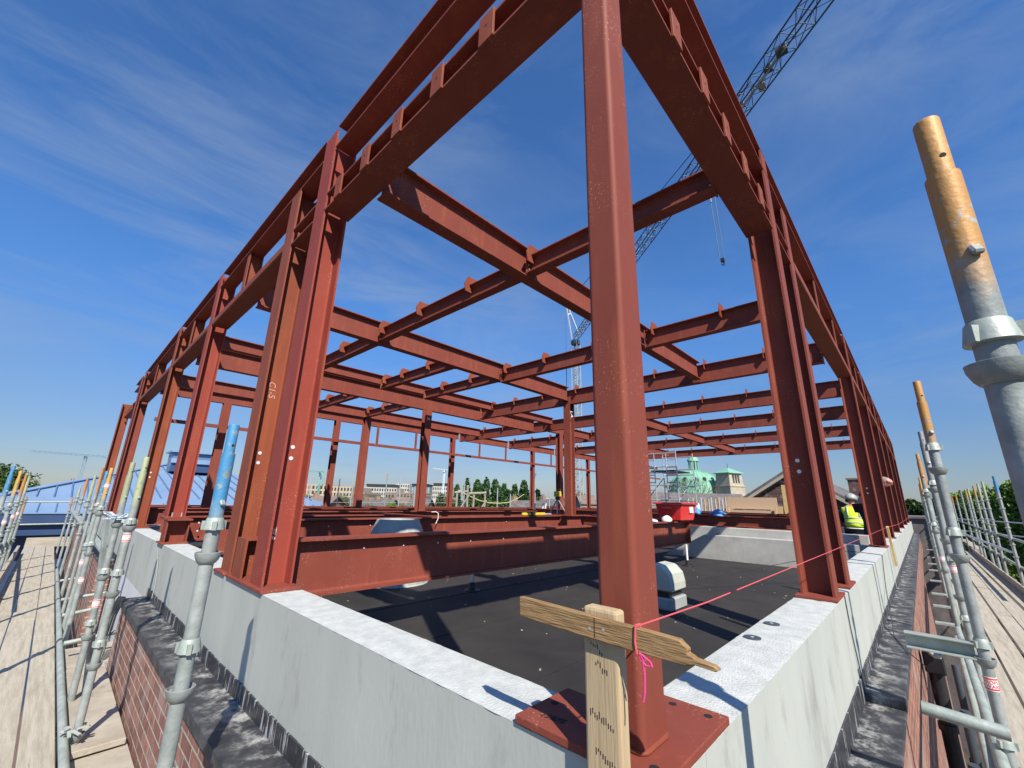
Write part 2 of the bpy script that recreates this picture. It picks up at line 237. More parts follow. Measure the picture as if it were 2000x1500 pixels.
# ------------------------------------------------------------------ mesh building
ORG = {}
def V3(p): return Vector((float(p[0]), float(p[1]), float(p[2])))
class MB:
    def __init__(s): s.v = []; s.f = []
    def add(s, vs_, fs):
        o = len(s.v); s.v += [tuple(map(float, v)) for v in vs_]; s.f += [tuple(i+o for i in f) for f in fs]; return s
    def box(s, x0, x1, y0, y1, z0, z1):
        return s.add([(x0, y0, z0), (x1, y0, z0), (x1, y1, z0), (x0, y1, z0), (x0, y0, z1), (x1, y0, z1), (x1, y1, z1), (x0, y1, z1)],
                     [(3, 2, 1, 0), (4, 5, 6, 7), (0, 1, 5, 4), (1, 2, 6, 5), (2, 3, 7, 6), (3, 0, 4, 7)])
    def extrude(s, poly, a, b, conv):
        """poly: list of 2-d points; conv(u, v, w) -> xyz; w from a to b"""
        n = len(poly); vs_ = [conv(u, v, a) for u, v in poly]+[conv(u, v, b) for u, v in poly]
        fs = [tuple(range(n-1, -1, -1)), tuple(range(n, 2*n))]+[(i, (i+1) % n, n+(i+1) % n, n+i) for i in range(n)]
        return s.add(vs_, fs)
    def tube(s, p0, p1, r, n=12, r1=None, cap=True):
        p0 = V3(p0); p1 = V3(p1); r1 = r if r1 is None else r1
        d = (p1-p0).normalized(); a = d.orthogonal().normalized(); b = d.cross(a)
        vs_ = []
        for p, q in ((p0, r), (p1, r1)):
            for i in range(n):
                t = 2*math.pi*i/n; vs_.append(p+a*(q*math.cos(t))+b*(q*math.sin(t)))
        fs = [(i, (i+1) % n, n+(i+1) % n, n+i) for i in range(n)]
        if cap: fs += [tuple(range(n-1, -1, -1)), tuple(range(n, 2*n))]
        return s.add(vs_, fs)
    def path(s, pts, r, n=6):
        for i in range(len(pts)-1): s.tube(pts[i], pts[i+1], r, n)
        return s
    def lathe(s, c, prof, n=20, squash=None):
        """prof: list of (r, z) from bottom to top around vertical axis through c"""
        vs_ = []
        for r, z in prof:
            for i in range(n):
                t = 2*math.pi*i/n; vs_.append((c[0]+r*math.cos(t), c[1]+r*math.sin(t), c[2]+z))
        fs = []
        for k in range(len(prof)-1):
            for i in range(n): fs.append((k*n+i, k*n+(i+1) % n, (k+1)*n+(i+1) % n, (k+1)*n+i))
        fs.append(tuple(range(n-1, -1, -1))); fs.append(tuple((len(prof)-1)*n+i for i in range(n)))
        return s.add(vs_, fs)
    def bar(s, p0, p1, w_, h_, up=(0, 0, 1)):
        p0 = V3(p0); p1 = V3(p1); d = (p1-p0).normalized(); sd = d.cross(V3(up))
        if sd.length < 1e-4: sd = d.orthogonal()
        sd.normalize(); u_ = sd.cross(d).normalized()
        vs_ = [p+sd*a+u_*b for p in (p0, p1) for a, b in ((-w_/2, -h_/2), (w_/2, -h_/2), (w_/2, h_/2), (-w_/2, h_/2))]
        return s.add(vs_, [(3, 2, 1, 0), (4, 5, 6, 7), (0, 1, 5, 4), (1, 2, 6, 5), (2, 3, 7, 6), (3, 0, 4, 7)])
    def build(s, name, m_, parent=None, origin=None, smooth=False, bevel=0.0, seg=1):
        vs_ = np.array(s.v, dtype=float)
        if origin is None:
            if parent is not None: origin = ORG[parent.name]
            else:
                lo = vs_.min(0); hi = vs_.max(0); origin = ((lo[0]+hi[0])/2, (lo[1]+hi[1])/2, lo[2])
        origin = np.array(origin, dtype=float)
        me = bpy.data.meshes.new(name); me.from_pydata(((vs_-origin)*S).tolist(), [], s.f)
        bm = bmesh.new(); bm.from_mesh(me); bmesh.ops.recalc_face_normals(bm, faces=bm.faces[:]); bm.to_mesh(me); bm.free()
        me.materials.append(m_ if not isinstance(m_, str) else M[m_])
        if smooth:
            me.polygons.foreach_set('use_smooth', [True]*len(me.polygons))
            try: me.set_sharp_from_angle(angle=R_(40))
            except Exception: pass
        o = bpy.data.objects.new(name, me); col.objects.link(o)
        if parent is not None:
            o.parent = parent; o.location = (origin-np.array(ORG[parent.name]))*S
        else: o.location = origin*S
        ORG[o.name] = tuple(origin)
        if smooth == 'w':
            md = o.modifiers.new('wn', 'WEIGHTED_NORMAL'); md.weight = 100; md.keep_sharp = True
        if bevel:
            md = o.modifiers.new('bevel', 'BEVEL'); md.width = bevel*S; md.segments = seg; md.limit_method = 'ANGLE'; md.angle_limit = R_(35)
        return o
def tag(o, label=None, cat=None, group=None, kind=None):
    if label: o['label'] = label
    if cat: o['category'] = cat
    if group: o['group'] = group
    if kind: o['kind'] = kind
    return o
def thing(name, label, cat, org, group=None):
    o = bpy.data.objects.new(name, None); col.objects.link(o); o.location = Vector(org)*S; o.empty_display_size = 0.1
    ORG[o.name] = tuple(org); return tag(o, label, cat, group)
def box(*a): return MB().box(*a)
def text_mesh(name, body, mx_, m_, parent, size, shear=0.2, ext=0.0008):
    cu = bpy.data.curves.new(name, 'FONT'); cu.body = body; cu.size = size*S; cu.shear = shear; cu.extrude = ext; cu.align_x = 'CENTER'; cu.align_y = 'CENTER'
    t = bpy.data.objects.new('tmp_text', cu); col.objects.link(t); dg = bpy.context.evaluated_depsgraph_get()
    me = bpy.data.meshes.new_from_object(t.evaluated_get(dg)); bpy.data.objects.remove(t); bpy.data.curves.remove(cu)
    me.materials.clear(); me.materials.append(M[m_]); o = bpy.data.objects.new(name, me); col.objects.link(o)
    o.parent = parent; po = ORG[parent.name]
    o.matrix_local = Matrix.Translation(-Vector(po)*S) @ mx_; ORG[o.name] = po; me.name = name
    return o
def frame_mx(o, xdir, ydir):
    x = Vector(xdir).normalized(); y = Vector(ydir).normalized(); z = x.cross(y)
    return Matrix(((x[0], y[0], z[0], o[0]*S), (x[1], y[1], z[1], o[1]*S), (x[2], y[2], z[2], o[2]*S), (0, 0, 0, 1)))

def iprof(d, b, tf=0.022, tw=0.016, r=0.02):
    """I profile, u along depth 0..d, v along flange -b/2..b/2, with root fillets"""
    h = b/2; t = tw/2; pts = [(0, -h), (tf, -h)]
    def fil(cu, cv, a0, a1): return [(cu+r*math.cos(a0+(a1-a0)*k/3), cv+r*math.sin(a0+(a1-a0)*k/3)) for k in range(4)]
    pts += fil(tf+r, -t-r, math.pi, math.pi/2)
    pts += fil(d-tf-r, -t-r, math.pi/2, 0)
    pts += [(d-tf, -h), (d, -h), (d, h), (d-tf, h)]
    pts += fil(d-tf-r, t+r, 0, -math.pi/2)
    pts += fil(tf+r, t+r, -math.pi/2, -math.pi)
    pts += [(tf, h), (0, h)]
    return pts
def i_x(mb, x0, x1, yc, z0, z1, b, **k): return mb.extrude(iprof(z1-z0, b, **k), x0, x1, lambda u, v, w_: (w_, yc+v, z0+u))
def i_y(mb, y0, y1, xc, z0, z1, b, **k): return mb.extrude(iprof(z1-z0, b, **k), y0, y1, lambda u, v, w_: (xc+v, w_, z0+u))
def i_zx(mb, x0, x1, yc, z0, z1, b, **k): return mb.extrude(iprof(x1-x0, b, **k), z0, z1, lambda u, v, w_: (x0+u, yc+v, w_))   # web along x
def i_zy(mb, y0, y1, xc, z0, z1, b, **k): return mb.extrude(iprof(y1-y0, b, **k), z0, z1, lambda u, v, w_: (xc+v, y0+u, w_))   # web along y

# ================================================================== SETTING
ground = MB(); ground.add([(-4000, -3000, -16), (5000, -3000, -16), (5000, 5000, -16), (-4000, 5000, -16)], [(0, 1, 2, 3)])
tag(ground.build('ground', 'ground', origin=(0, 0, -16)), kind='structure')
yard = box(-12, 60, -12, -0.31, -15.99, -15.9); yard.box(-12, -0.31, -0.31, 50, -15.99, -15.9)
tag(yard.build('yard', 'asphalt'), kind='structure')
felt = box(0.37, 45, 0.37, 26.5, -0.9, -0.7)
tag(felt.build('roof_felt', 'felt'), kind='structure')

bld = thing('brick_building', 'red brick building below the white parapet with black coated ledge', 'building', (20, 13, -16))
MB().box(-0.285, 45, -0.285, 9.4, -2.1, -0.988).build('wall', 'brickR', bld); MB().box(-0.2, 45, -0.02, 9.39, -16, -2.102).build('recessed_wall', 'brickR', bld)  # lower wall set back, a shape added to keep the gap dark
b2 = MB(); b2.box(-0.3, -0.287, -0.3, 9.4, -16, -0.988); b2.box(-0.2865, -0.0, 0.5, 9.4, -16, -0.93); b2.build('wall', 'brickL', bld)
b3 = MB().box(0.0045, 6, 9.41, 15.0, -16, -0.952); b3.build('wall', 'render', bld)
b4 = MB().box(-0.3, 6, 15.01, 33, -16, -0.93); b4.build('wall', 'brickL', bld)
b5 = MB().box(6.01, 45, 9.41, 26.4, -16, -0.92); b5.build('wall', 'brickL', bld)
# ledge and skirting
led = thing('coping_ledge', 'black bitumen coated ledge streaked with white at the foot of the parapet', 'ledge', (0, 0, -0.93))
lm = MB(); lm.box(-0.33, -0.001, 0.0, 9.45, -0.985, -0.88); lm.box(-0.33, 4.45, -0.31, -0.001, -0.985, -0.955); lm.box(4.4505, 45, -0.31, -0.001, -0.987, -0.88); lm.box(-0.33, -0.001, 15.0, 33, -0.925, -0.88)
lm.build('ledge_top', 'bitumen', led, bevel=0.008)
sk = MB(); rnd = random.Random(3)
def skirt(mb, a0, a1, axis, zb, dz=0.0):
    n = int((a1-a0)/0.22); xs = [a0+(a1-a0)*i/n for i in range(n+1)]; zt = [-0.745+rnd.uniform(-0.006, 0.008)+dz for _ in xs]
    vs_ = []; fs = []
    for x, z in zip(xs, zt):
        for off, zz in ((-0.011, zb), (-0.009, z), (0.004, z), (0.004, zb)): vs_.append((off, x, zz) if axis == 'y' else (x, off, zz))
    for i in range(n):
        for k in range(4): fs.append((i*4+k, i*4+(k+1) % 4, (i+1)*4+(k+1) % 4, (i+1)*4+k))
    mb.add(vs_, fs)
skirt(sk, -0.01, 9.4, 'y', -0.879); skirt(sk, 0.006, 4.45, 'x', -0.954, -0.01); skirt(sk, 4.451, 44, 'x', -0.879); skirt(sk, 15, 33, 'y', -0.879)
sk.build('skirting', 'skirt', led)

# parapet
par = thing('concrete_parapet', 'pale precast concrete parapet wall running both ways from the near corner', 'wall', (0, 0, -0.95))
W = 0.362
pm = MB()
def seg_y(mb, y0, y1): mb.box(0.0045, W-0.002, y0+0.0008, y1-0.0008, -0.95, -0.004)
for a, b in ((0.0045, 10.4), (10.4, 14.2), (14.2, 26)): seg_y(pm, a, b)
for a, b in ((W-0.0015, 4.24), (4.24, 7.85), (7.85, 12.0), (12.0, 16.5), (16.5, 21), (21, 26), (26, 32), (32, 45)): pm.box(a+0.0008, b-0.0008, 0.0045, W-0.002, -0.95, -0.004)
pm.build('wall_panel', 'conc', par)
# rough cast top with a broken edge line
def rough_top(mb, a0, a1, axis):
    rr = random.Random(11); n = int((a1-a0)/0.05); m2 = 7; vs_ = []; fs = []
    for i in range(n+1):
        a = a0+(a1-a0)*i/n; e0 = rr.uniform(0, 0.006); e1 = rr.uniform(0, 0.012)
        for j in range(m2+1):
            c = e0+(W-e0-e1)*j/m2; z = rr.uniform(-0.0015, 0.0025) if 0 < j < m2 else -0.003
            vs_.append((c, a, z) if axis == 'y' else (a, c, z))
    for i in range(n):
        for j in range(m2): q = i*(m2+1)+j; fs.append((q, q+1, q+m2+2, q+m2+1))
    k = len(vs_)
    mb.add(vs_, fs)
rt = MB(); rough_top(rt, 0.0, 26, 'y'); rough_top(rt, W, 45, 'x'); rt.build('rough_top', 'conctop', par, smooth=True)
# thin low cover pieces bridging top sheet and panel
# cross upstand inside the roof
cw = thing('concrete_upstand', 'grey concrete upstand wall stepping up across the flat roof', 'wall', (12.8, 2.5, -0.7))
MB().extrude([(0.37, -0.7), (5.6, -0.7), (4.3, 0.0), (0.37, 0.0)], 12.55, 12.95, lambda u, v, w_: (w_, u, v)).build('lower_wall', 'conc2', cw, bevel=0.01)
MB().extrude([(0.37, -0.7), (5.5, -0.7), (5.35, -0.2), (4.55, 0.22), (0.37, 0.22)], 12.955, 13.35, lambda u, v, w_: (w_, u, v)).build('upper_wall', 'conc2', cw, bevel=0.01)
# felt edge strip (torch-on overlap) as real sheets
rr = random.Random(5)
fe = MB()
def ragged(mb, a0, a1, axis, c0, c1, z):
    n = int((a1-a0)/0.12); vs_ = []; fs = []
    for i in range(n+1):
        a = a0+(a1-a0)*i/n; c = c1+rr.uniform(-0.10, 0.10)
        vs_ += [(c0, a, z), (c, a, z)] if axis == 'y' else [(a, c0, z), (a, c, z)]
    for i in range(n): fs.append((2*i, 2*i+1, 2*i+3, 2*i+2))
    mb.add(vs_, fs)
ragged(fe, 0.37, 12.5, 'x', 0.37, 0.95, -0.696); ragged(fe, 0.95, 26, 'y', 0.37, 0.75, -0.6965)
M['tar'] = mat('fresh_bitumen', (0.012, 0.012, 0.014), (0.022, 0.022, 0.026), rough=0.45, scale=10, bump=0.5)
tag(fe.build('bitumen_edging', 'tar'), kind='structure')
fl = MB()
for y in (2.1, 3.7, 5.3, 6.9, 8.5): fl.box(0.8, 12.5, y, y+0.16, -0.6999, -0.6935)
tag(fl.build('felt_laps', 'felt'), kind='structure')

rd = random.Random(31); db = MB()
for k in range(90):
    x = rd.uniform(0.8, 12); y = rd.uniform(0.6, 7.5); q = rd.uniform(0.005, 0.017); a = rd.uniform(0, 3); h = rd.uniform(0.004, 0.015)
    db.bar((x, y, -0.69+h/2), (x+q*2*math.cos(a), y+q*2*math.sin(a), -0.69+h/2), q, h)
tag(db.build('debris', 'wood'), 'loose chips and dust scattered on the black roof', 'debris', kind='stuff')
# ================================================================== STEEL FRAME
ZT, ZB, ZT2 = 4.48, 4.22, 5.5
ordn = ['first', 'second', 'third', 'fourth', 'fifth', 'sixth', 'seventh', 'eighth', 'ninth', 'tenth', 'eleventh', 'twelfth']
GCOL = 'red steel columns of the roof frame'; GBEAM = 'red steel beams of the roof frame'; GFLOOR = 'deep red steel floor beams'

# corner column
def rrect(x0, x1, y0, y1, r, n=5):
    pts = []
    for cx, cy, a in ((x1-r, y1-r, 0), (x0+r, y1-r, 90), (x0+r, y0+r, 180), (x1-r, y0+r, 270)):
        for k in range(n+1): t = R_(a+90*k/n); pts.append((cx+r*math.cos(t), cy+r*math.sin(t)))
    return pts
cc = thing('corner_column', 'thick square red steel column standing at the near corner behind the timber post', 'column', (0.187, 0.195, 0), GCOL)
MB().extrude(rrect(0.087, 0.287, 0.108, 0.281, 0.027, 6), 0.034, 5.5, lambda u, v, w_: (u, v, w_)).build('shaft', 'steel', cc, smooth='w')
MB().extrude(rrect(0.078, 0.296, 0.099, 0.290, 0.04, 5), 0.0335, 0.052, lambda u, v, w_: (u, v, w_)).build('weld', 'steel2', cc, bevel=0.008, seg=2)
MB().extrude([(-0.008, -0.002), (0.624, -0.002), (0.624, 0.36), (0.36, 0.36), (0.36, 0.629), (-0.008, 0.629)], 0.003, 0.034, lambda u, v, w_: (u, v, w_)).build('base_plate', 'steel', cc, bevel=0.004, seg=2)
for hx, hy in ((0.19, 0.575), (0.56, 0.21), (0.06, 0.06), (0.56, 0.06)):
    MB().lathe((hx, hy, 0.034), [(0.017, 0), (0.017, 0.0012)], 16).build('bolt_hole', 'hole', cc)  # flat dark disc in place of the shade in a drilled hole
text_mesh('marking', '15875', frame_mx((0.075, 0.5, 0.0352), (0.18, -1, 0), (1, 0.18, 0)), 'ink', cc, 0.045)

def col_left(yc, z0, z1, label, m_='steel', x0=0.03, x1=0.31, b=0.33, plate=None, holes=True, stub=None, holez=(1.38, 1.26)):
    t = thing('steel_column', label, 'column', (0.17, yc, 0), GCOL)
    mb = MB(); i_zx(mb, x0, x1, yc, z0, z1, b); mb.build('shaft', m_, t)
    if plate: MB().box(-0.015, 0.35, plate[0], plate[1], plate[2], plate[2]+0.028).build('base_plate', 'steel', t, bevel=0.004)
    if holes:
        for z in holez: MB().tube((0.165, yc-0.0085, z), (0.165, yc-0.014, z), 0.021, 14).build('bolt_head', 'washer', t)  # pale discs painted for sky showing through open holes in the web
    return t
def col_right(xc, z0, z1, label, m_='steel', y0=0.03, y1=0.32, b=0.25, plate=True, holes=True):
    t = thing('steel_column', label, 'column', (xc, 0.17, 0), GCOL)
    mb = MB(); i_zy(mb, y0, y1, xc, z0, z1, b); mb.build('shaft', m_, t)
    if plate: MB().box(xc-0.26, xc+0.31, 0.0, 0.352, 0.003, 0.031).build('base_plate', 'steel', t, bevel=0.004)
    if holes:
        for z in (1.38, 1.26): MB().tube((xc-0.0085, 0.185, z), (xc-0.014, 0.185, z), 0.021, 14).build('bolt_head', 'washer', t)  # sky seen through the web holes, put in as pale discs
    return t
c = col_left(4.105, 0.032, 5.46, 'crimson column nearest on the left parapet, bright web, white writing near its foot', 'steel3')
text_mesh('marking', '8 ns.', frame_mx((0.12, 4.096, 0.5), (0.02, 0, 1), (-1, 0, 0.02)), 'chalk', c, 0.065)
c = col_left(5.19, 0.032, 5.145, 'orange red column right behind the nearest one on the left parapet', 'steel2')
text_mesh('marking', 'C1-S', frame_mx((0.17, 5.18, 2.2), (0.1, 0, -1), (1, 0, 0.1)), 'faintchalk', c, 0.11)
# shared plate of the near pair, with a short stub
t = thing('steel_base_plate', 'long red base plate under the two nearest left columns with boxed stub', 'base plate', (0.17, 4.6, 0), 'base plates on the left parapet')
MB().extrude([(-0.018, 3.78), (0.345, 3.78), (0.345, 5.47), (-0.018, 5.47), (-0.018, 5.05), (0.02, 5.05), (0.02, 4.95), (-0.018, 4.95)], 0.002, 0.0315, lambda u, v, w_: (u, v, w_)).build('plate', 'steel', t, bevel=0.003)
st = MB(); st.box(0.012, 0.034, 4.55, 4.86, 0.033, 0.4); st.box(0.0345, 0.34, 4.70, 4.72, 0.033, 0.4); st.box(0.012, 0.34, 4.55, 4.86, 0.4005, 0.42); st.build('stub', 'steel2', t)
# third column on a raised stub
c = col_left(9.62, 0.452, 5.5, 'third column of the left side, raised on a short stub and bolted to it', 'steel3', plate=(9.38, 9.86, 0.424), holes=False)
for yy in (9.42, 9.81):
    for xx in (0.10, 0.24): MB().tube((xx, yy, 0.41), (xx, yy, 0.52), 0.012, 8).build('bolt', 'zinc', c)
t = thing('steel_stub', 'short red steel stub carrying the third left column', 'stub column', (0.17, 9.3, 0))
mb = MB(); i_zx(mb, 0.0, 0.34, 9.25, 0.031, 0.395, 0.34); mb.build('shaft', 'steel', t)
MB().box(-0.035, 0.352, 8.98, 9.5, 0.003, 0.030).build('base_plate', 'steel2', t, bevel=0.003)
MB().box(-0.01, 0.36, 9.0, 9.95, 0.396, 0.4235).build('cap_plate', 'steel', t)
col_left(14.05, 0.032, 5.5, 'rusty brown column after the raised one on the left side', 'steel2', plate=(13.5, 14.3, 0.003))
col_left(20.9, 0.032, 5.5, 'nearer one of the close pair of columns at the far left end', 'steel', plate=(20.6, 21.2, 0.003), holes=False)
col_left(21.9, 0.032, 5.5, 'farther one of the close pair of columns at the far left end', 'steel', plate=(21.6, 22.2, 0.003), holes=False)
col_left(26.2, 0.032, 4.9, 'farthest, leftmost column of the frame, shorter than the pair beside it', 'steel2', x0=-0.12, x1=0.2, plate=(25.9, 26.5, 0.003), holes=False)
# right side
RX = [4.115, 5.12, 12.55, 17.05, 22.0, 27.5, 34.1, 40.0]
RL = ['first column right of the corner one, two bright bolt heads on its dark web', 'second column right of the corner one, close behind its neighbour',
      'column beside the hi-vis worker, behind the leaning timber lath on the right side', 'column just beyond the hi-vis worker on the right side',
      'column with the bareheaded man leaning out beside it', 'sixth column along the right parapet', 'seventh column along the right parapet', 'farthest column along the right parapet']
for i, (x, lab) in enumerate(zip(RX, RL)):
    col_right(x, 0.032, 5.145 if i == 1 else 5.5, lab, 'steel', holes=i < 3)

# eaves: upper and lower members
def beam(name, lab, build_fn, m_='steel', cleats=None, group=GBEAM, holes=True):
    mb = MB(); build_fn(mb); vs_ = np.array(mb.v); lo = vs_.min(0); hi = vs_.max(0)
    t = thing(name, lab, 'beam', ((lo[0]+hi[0])/2, (lo[1]+hi[1])/2, lo[2]), group)
    if cleats or True: mb.build('section', m_, t)
    for cfn in (cleats or []): cfn(t)
    return t
def face_cleat_y(y):      # angle cleat on the outer face of a beam running along y at x = 0.03
    def f(t):
        c_ = MB().box(0.008, 0.0285, y-0.08, y+0.08, ZB-0.012, ZT+0.012).build('cleat', 'steel2', t, bevel=0.003)
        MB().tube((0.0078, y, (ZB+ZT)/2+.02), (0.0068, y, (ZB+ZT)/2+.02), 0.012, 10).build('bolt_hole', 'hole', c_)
    return f
def face_cleat_x(x):
    def f(t):
        c_ = MB().box(x-0.08, x+0.08, 0.008, 0.0285, ZB-0.012, ZT+0.012).build('cleat', 'steel2', t, bevel=0.003)
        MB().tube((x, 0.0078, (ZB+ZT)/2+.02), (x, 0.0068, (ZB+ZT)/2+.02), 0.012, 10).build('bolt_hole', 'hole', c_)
    return f
LY = [(0.30, 3.92), (4.29, 9.44), (9.80, 13.87), (14.23, 20.72), (22.08, 24.0)]
nm = ['nearest', 'second', 'third', 'fourth', 'farthest']
for (a, b), k in zip(LY, nm):
    beam('eaves_beam', '%s length of the upper eaves beam along the left side' % k, lambda mb: i_y(mb, a, b, 0.15, 5.15, ZT2, 0.24, tf=0.02, tw=0.014))
beam('eaves_beam', 'nearest length of the lower eaves beam on the left side, five cleats on its face', lambda mb: i_y(mb, 0.30, 3.94, 0.18, ZB, ZT, 0.30), cleats=[face_cleat_y(y) for y in (1.07, 1.69, 2.32, 2.94, 3.57)])
beam('eaves_beam', 'short lower eaves beam between the two nearest left columns', lambda mb: i_y(mb, 4.29, 5.02, 0.17, ZB, ZT, 0.28))
def rhs_y(a, b): return lambda mb: mb.extrude(rrect(0.03, 0.33, 4.26, 4.40, 0.02, 2), a, b, lambda u, v, w_: (u, w_, v))
def rhs_x(a, b): return lambda mb: mb.extrude(rrect(0.03, 0.33, 4.26, 4.40, 0.02, 2), a, b, lambda u, v, w_: (w_, u, v))
for (a, b), k in zip([(5.36, 9.44), (9.80, 13.87), (14.23, 20.72)], ['second', 'third', 'fourth']):
    beam('eaves_beam', '%s lower eaves beam of the left side, a flat box section' % k, rhs_y(a, b), 'steel2')
beam('eaves_beam', 'lower eaves beam at the far left end with a row of cleats', lambda mb: i_y(mb, 22.08, 26.03, 0.17, ZB, ZT, 0.28), cleats=[face_cleat_y(y) for y in (22.8, 23.4, 24.0, 24.6, 25.2)])
for (a, b), k in zip([(0.30, 4.11), (4.13, 12.38), (12.72, 16.88), (17.22, 21.83), (22.17, 27.33), (27.67, 33.93), (34.27, 39.83)], ['nearest', 'second', 'third', 'fourth', 'fifth', 'sixth', 'farthest']):
    beam('eaves_beam', '%s length of the upper eaves beam along the right side' % k, lambda mb: i_x(mb, a, b, 0.15, 5.15, ZT2, 0.24, tf=0.02, tw=0.014))
beam('eaves_beam', 'nearest length of the lower eaves beam on the right side, five cleats on its face', lambda mb: i_x(mb, 0.30, 3.96, 0.18, ZB, ZT, 0.30), cleats=[face_cleat_x(x) for x in (1.0, 1.6, 2.19, 2.8, 3.42)])
beam('eaves_beam', 'short lower eaves beam between the two nearest right columns', lambda mb: i_x(mb, 4.28, 4.99, 0.17, ZB, ZT, 0.28))
for (a, b), k in zip([(5.31, 12.38), (12.72, 16.88), (17.22, 21.83), (22.17, 27.33), (27.67, 33.93), (34.27, 39.83)], ['second', 'third', 'fourth', 'fifth', 'sixth', 'farthest']):
    beam('eaves_beam', '%s lower eaves beam of the right side, a flat box section' % k, rhs_x(a, b), 'steel2')
# short hangers between lower and upper eaves members
for y, k in ((7.5, 'nearest'), (12.0, 'second'), (17.6, 'third')):
    mb = MB(); i_zx(mb, 0.05, 0.27, y, 4.405, 5.148, 0.16, tf=0.016, tw=0.012, r=0.012)
    tag(mb.build('eaves_post', 'steel2'), '%s short post between the two left eaves beams' % k, 'post', 'short posts between the eaves beams')
for x, k in ((7.8, 'nearest'), (10.2, 'second'), (14.9, 'third'), (19.5, 'fourth'), (24.8, 'fifth'), (30.6, 'sixth')):
    mb = MB(); i_zy(mb, 0.05, 0.27, x, 4.405, 5.148, 0.14, tf=0.016, tw=0.012, r=0.012)
    tag(mb.build('eaves_post', 'steel2'), '%s short post between the two right eaves beams' % k, 'post', 'short posts between the eaves beams')

# roof beams along x
def trap(x, y, zt, hw=0.19):     # trapezoid cleat plate standing across a roof beam
    prof = [(-hw*0.85, zt-0.14), (-hw, zt+0.0), (-hw*0.62, zt+0.15), (hw*0.62, zt+0.15), (hw, zt+0.0), (hw*0.85, zt-0.14)]
    def f(t):
        c_ = MB().extrude(prof, y-0.008, y+0.008, lambda u, v, w_: (x+u, w_, v)).build('cleat', 'steel2', t)
    return f
XB = [(3.12, 0.335, 9.9, 'roof beam nearest the camera among those running from the left eaves'), (7.5, 0.335, 9.9, 'second roof beam from the camera running from the left eaves'),
      (11.25, 0.335, 13.9, 'slimmer roof beam just before the deep one at mid roof'), (12.4, 0.335, 13.9, 'deep roof beam at mid roof over the left inner columns'), (16.3, 0.335, 13.9, 'fifth roof beam back, under open sky at the left'),
      (18.1, 0.335, 13.9, 'left length of the rear eaves beam')]
ZX = {3.12: (4.16, 4.65), 7.5: (4.19, 4.68), 11.25: (4.36, 4.66), 12.4: (4.12, 4.65), 16.3: (4.22, 4.62), 18.1: (4.22, 4.56)}
for y, a, b, lab in XB:
    z0, z1 = ZX[y]
    beam('roof_beam', lab, lambda mb: i_x(mb, a, b, y, z0, z1, 0.2, tf=0.02, tw=0.015))
for k, (a, b) in enumerate(((14.1, 18.0), (18.2, 22.9), (23.1, 28.4))):
    for y, nmm in ((7.5, 'front'), (11.9, 'middle'), (18.1, 'rear')):
        beam('roof_beam', '%s row tie beam, %s bay right of the middle of the frame' % (nmm, ordn[k]), lambda mb: i_x(mb, a, b, y, 4.16, 4.56, 0.18, tf=0.018, tw=0.014))
beam('roof_beam', 'last rear eaves beam far right behind the scaffold tower', lambda mb: i_x(mb, 28.6, 40, 18.1, ZB, ZT, 0.18))
def ybeam(x, a, b, lab, ys, b_=0.17, z0=4.20, z1=4.48):
    if b_ > 0.18: z0, z1 = 4.09, 4.58
    elif x > 6 and a < 4: z0, z1 = 4.12, 4.50
    def ends(t):
        for yy, sg in ((a, 1), (b, -1)):
            e = MB().box(x-b_/2-0.012, x+b_/2+0.012, min(yy-0.004*sg, yy+0.012*sg), max(yy-0.004*sg, yy+0.012*sg), z0-0.015, z1+0.012).build('end_plate', 'steel2', t)
            if x < 11:
                bm_ = MB()
                for zz in np.linspace(z0+0.06, z1-0.06, 3):
                    for sx_ in (-1, 1): bm_.tube((x+sx_*b_*0.3, yy+0.012*sg, zz), (x+sx_*b_*0.3, yy+0.032*sg, zz), 0.013, 6)
                bm_.build('bolts', 'zinc', e)
    beam('roof_beam', lab, lambda mb: i_y(mb, a, b, x, z0, z1, b_, tf=0.016, tw=0.012), cleats=[ends]+[trap(x, y, z1, 0.19 if b_ < 0.18 else 0.14) for y in ys])
def cl(a, b, y0, st=1.45): return [y for y in np.arange(y0, b-0.1, st) if y > a+0.15]
ybeam(2.78, 0.335, 3.015, 'short cross beam from the right eaves to the first roof beam', [1.5, 2.93])
ybeam(2.78, 3.225, 7.39, 'cross beam between first and second roof beam on the left', [4.35, 5.8, 7.2])
ybeam(2.78, 7.61, 11.14, 'left cross beam behind the second roof beam', [9.1, 10.5])
ybeam(5.0, 7.61, 11.14, 'middle cross beam behind the second roof beam', [8.6, 9.9, 10.9])
ybeam(5.0, 12.51, 16.19, 'left cross beam behind the deep mid roof beam', [13.6, 15.0])
ybeam(6.65, 0.335, 3.015, 'cross beam from the right eaves seen right of the corner column', [1.45, 2.82])
ybeam(6.65, 3.225, 7.39, 'cross beam passing behind the corner column', [4.3, 5.8, 7.2])
ybeam(6.65, 7.61, 11.14, 'right cross beam behind the second roof beam', [8.7, 10.1])
ybeam(7.1, 12.51, 16.19, 'cross beam from the mid roof column to the fifth roof beam', [13.3, 14.6, 15.8])
ybeam(10.0, 0.335, 11.9, 'long cross beam over the middle column', [1.5, 2.93, 4.35, 5.8, 7.15, 8.6, 10.0, 11.2], 0.19)
ybeam(14.0, 0.335, 17.99, 'long cross beam, second one beyond the middle column', cl(0.33, 18, 1.5), 0.19)
ybeam(18.1, 0.335, 17.99, 'long cross beam, third one beyond the middle column', cl(0.33, 18, 1.6), 0.19)
ybeam(23.0, 0.335, 17.99, 'long cross beam, fourth one beyond the middle column', cl(0.33, 18, 1.7, 1.6), 0.19)
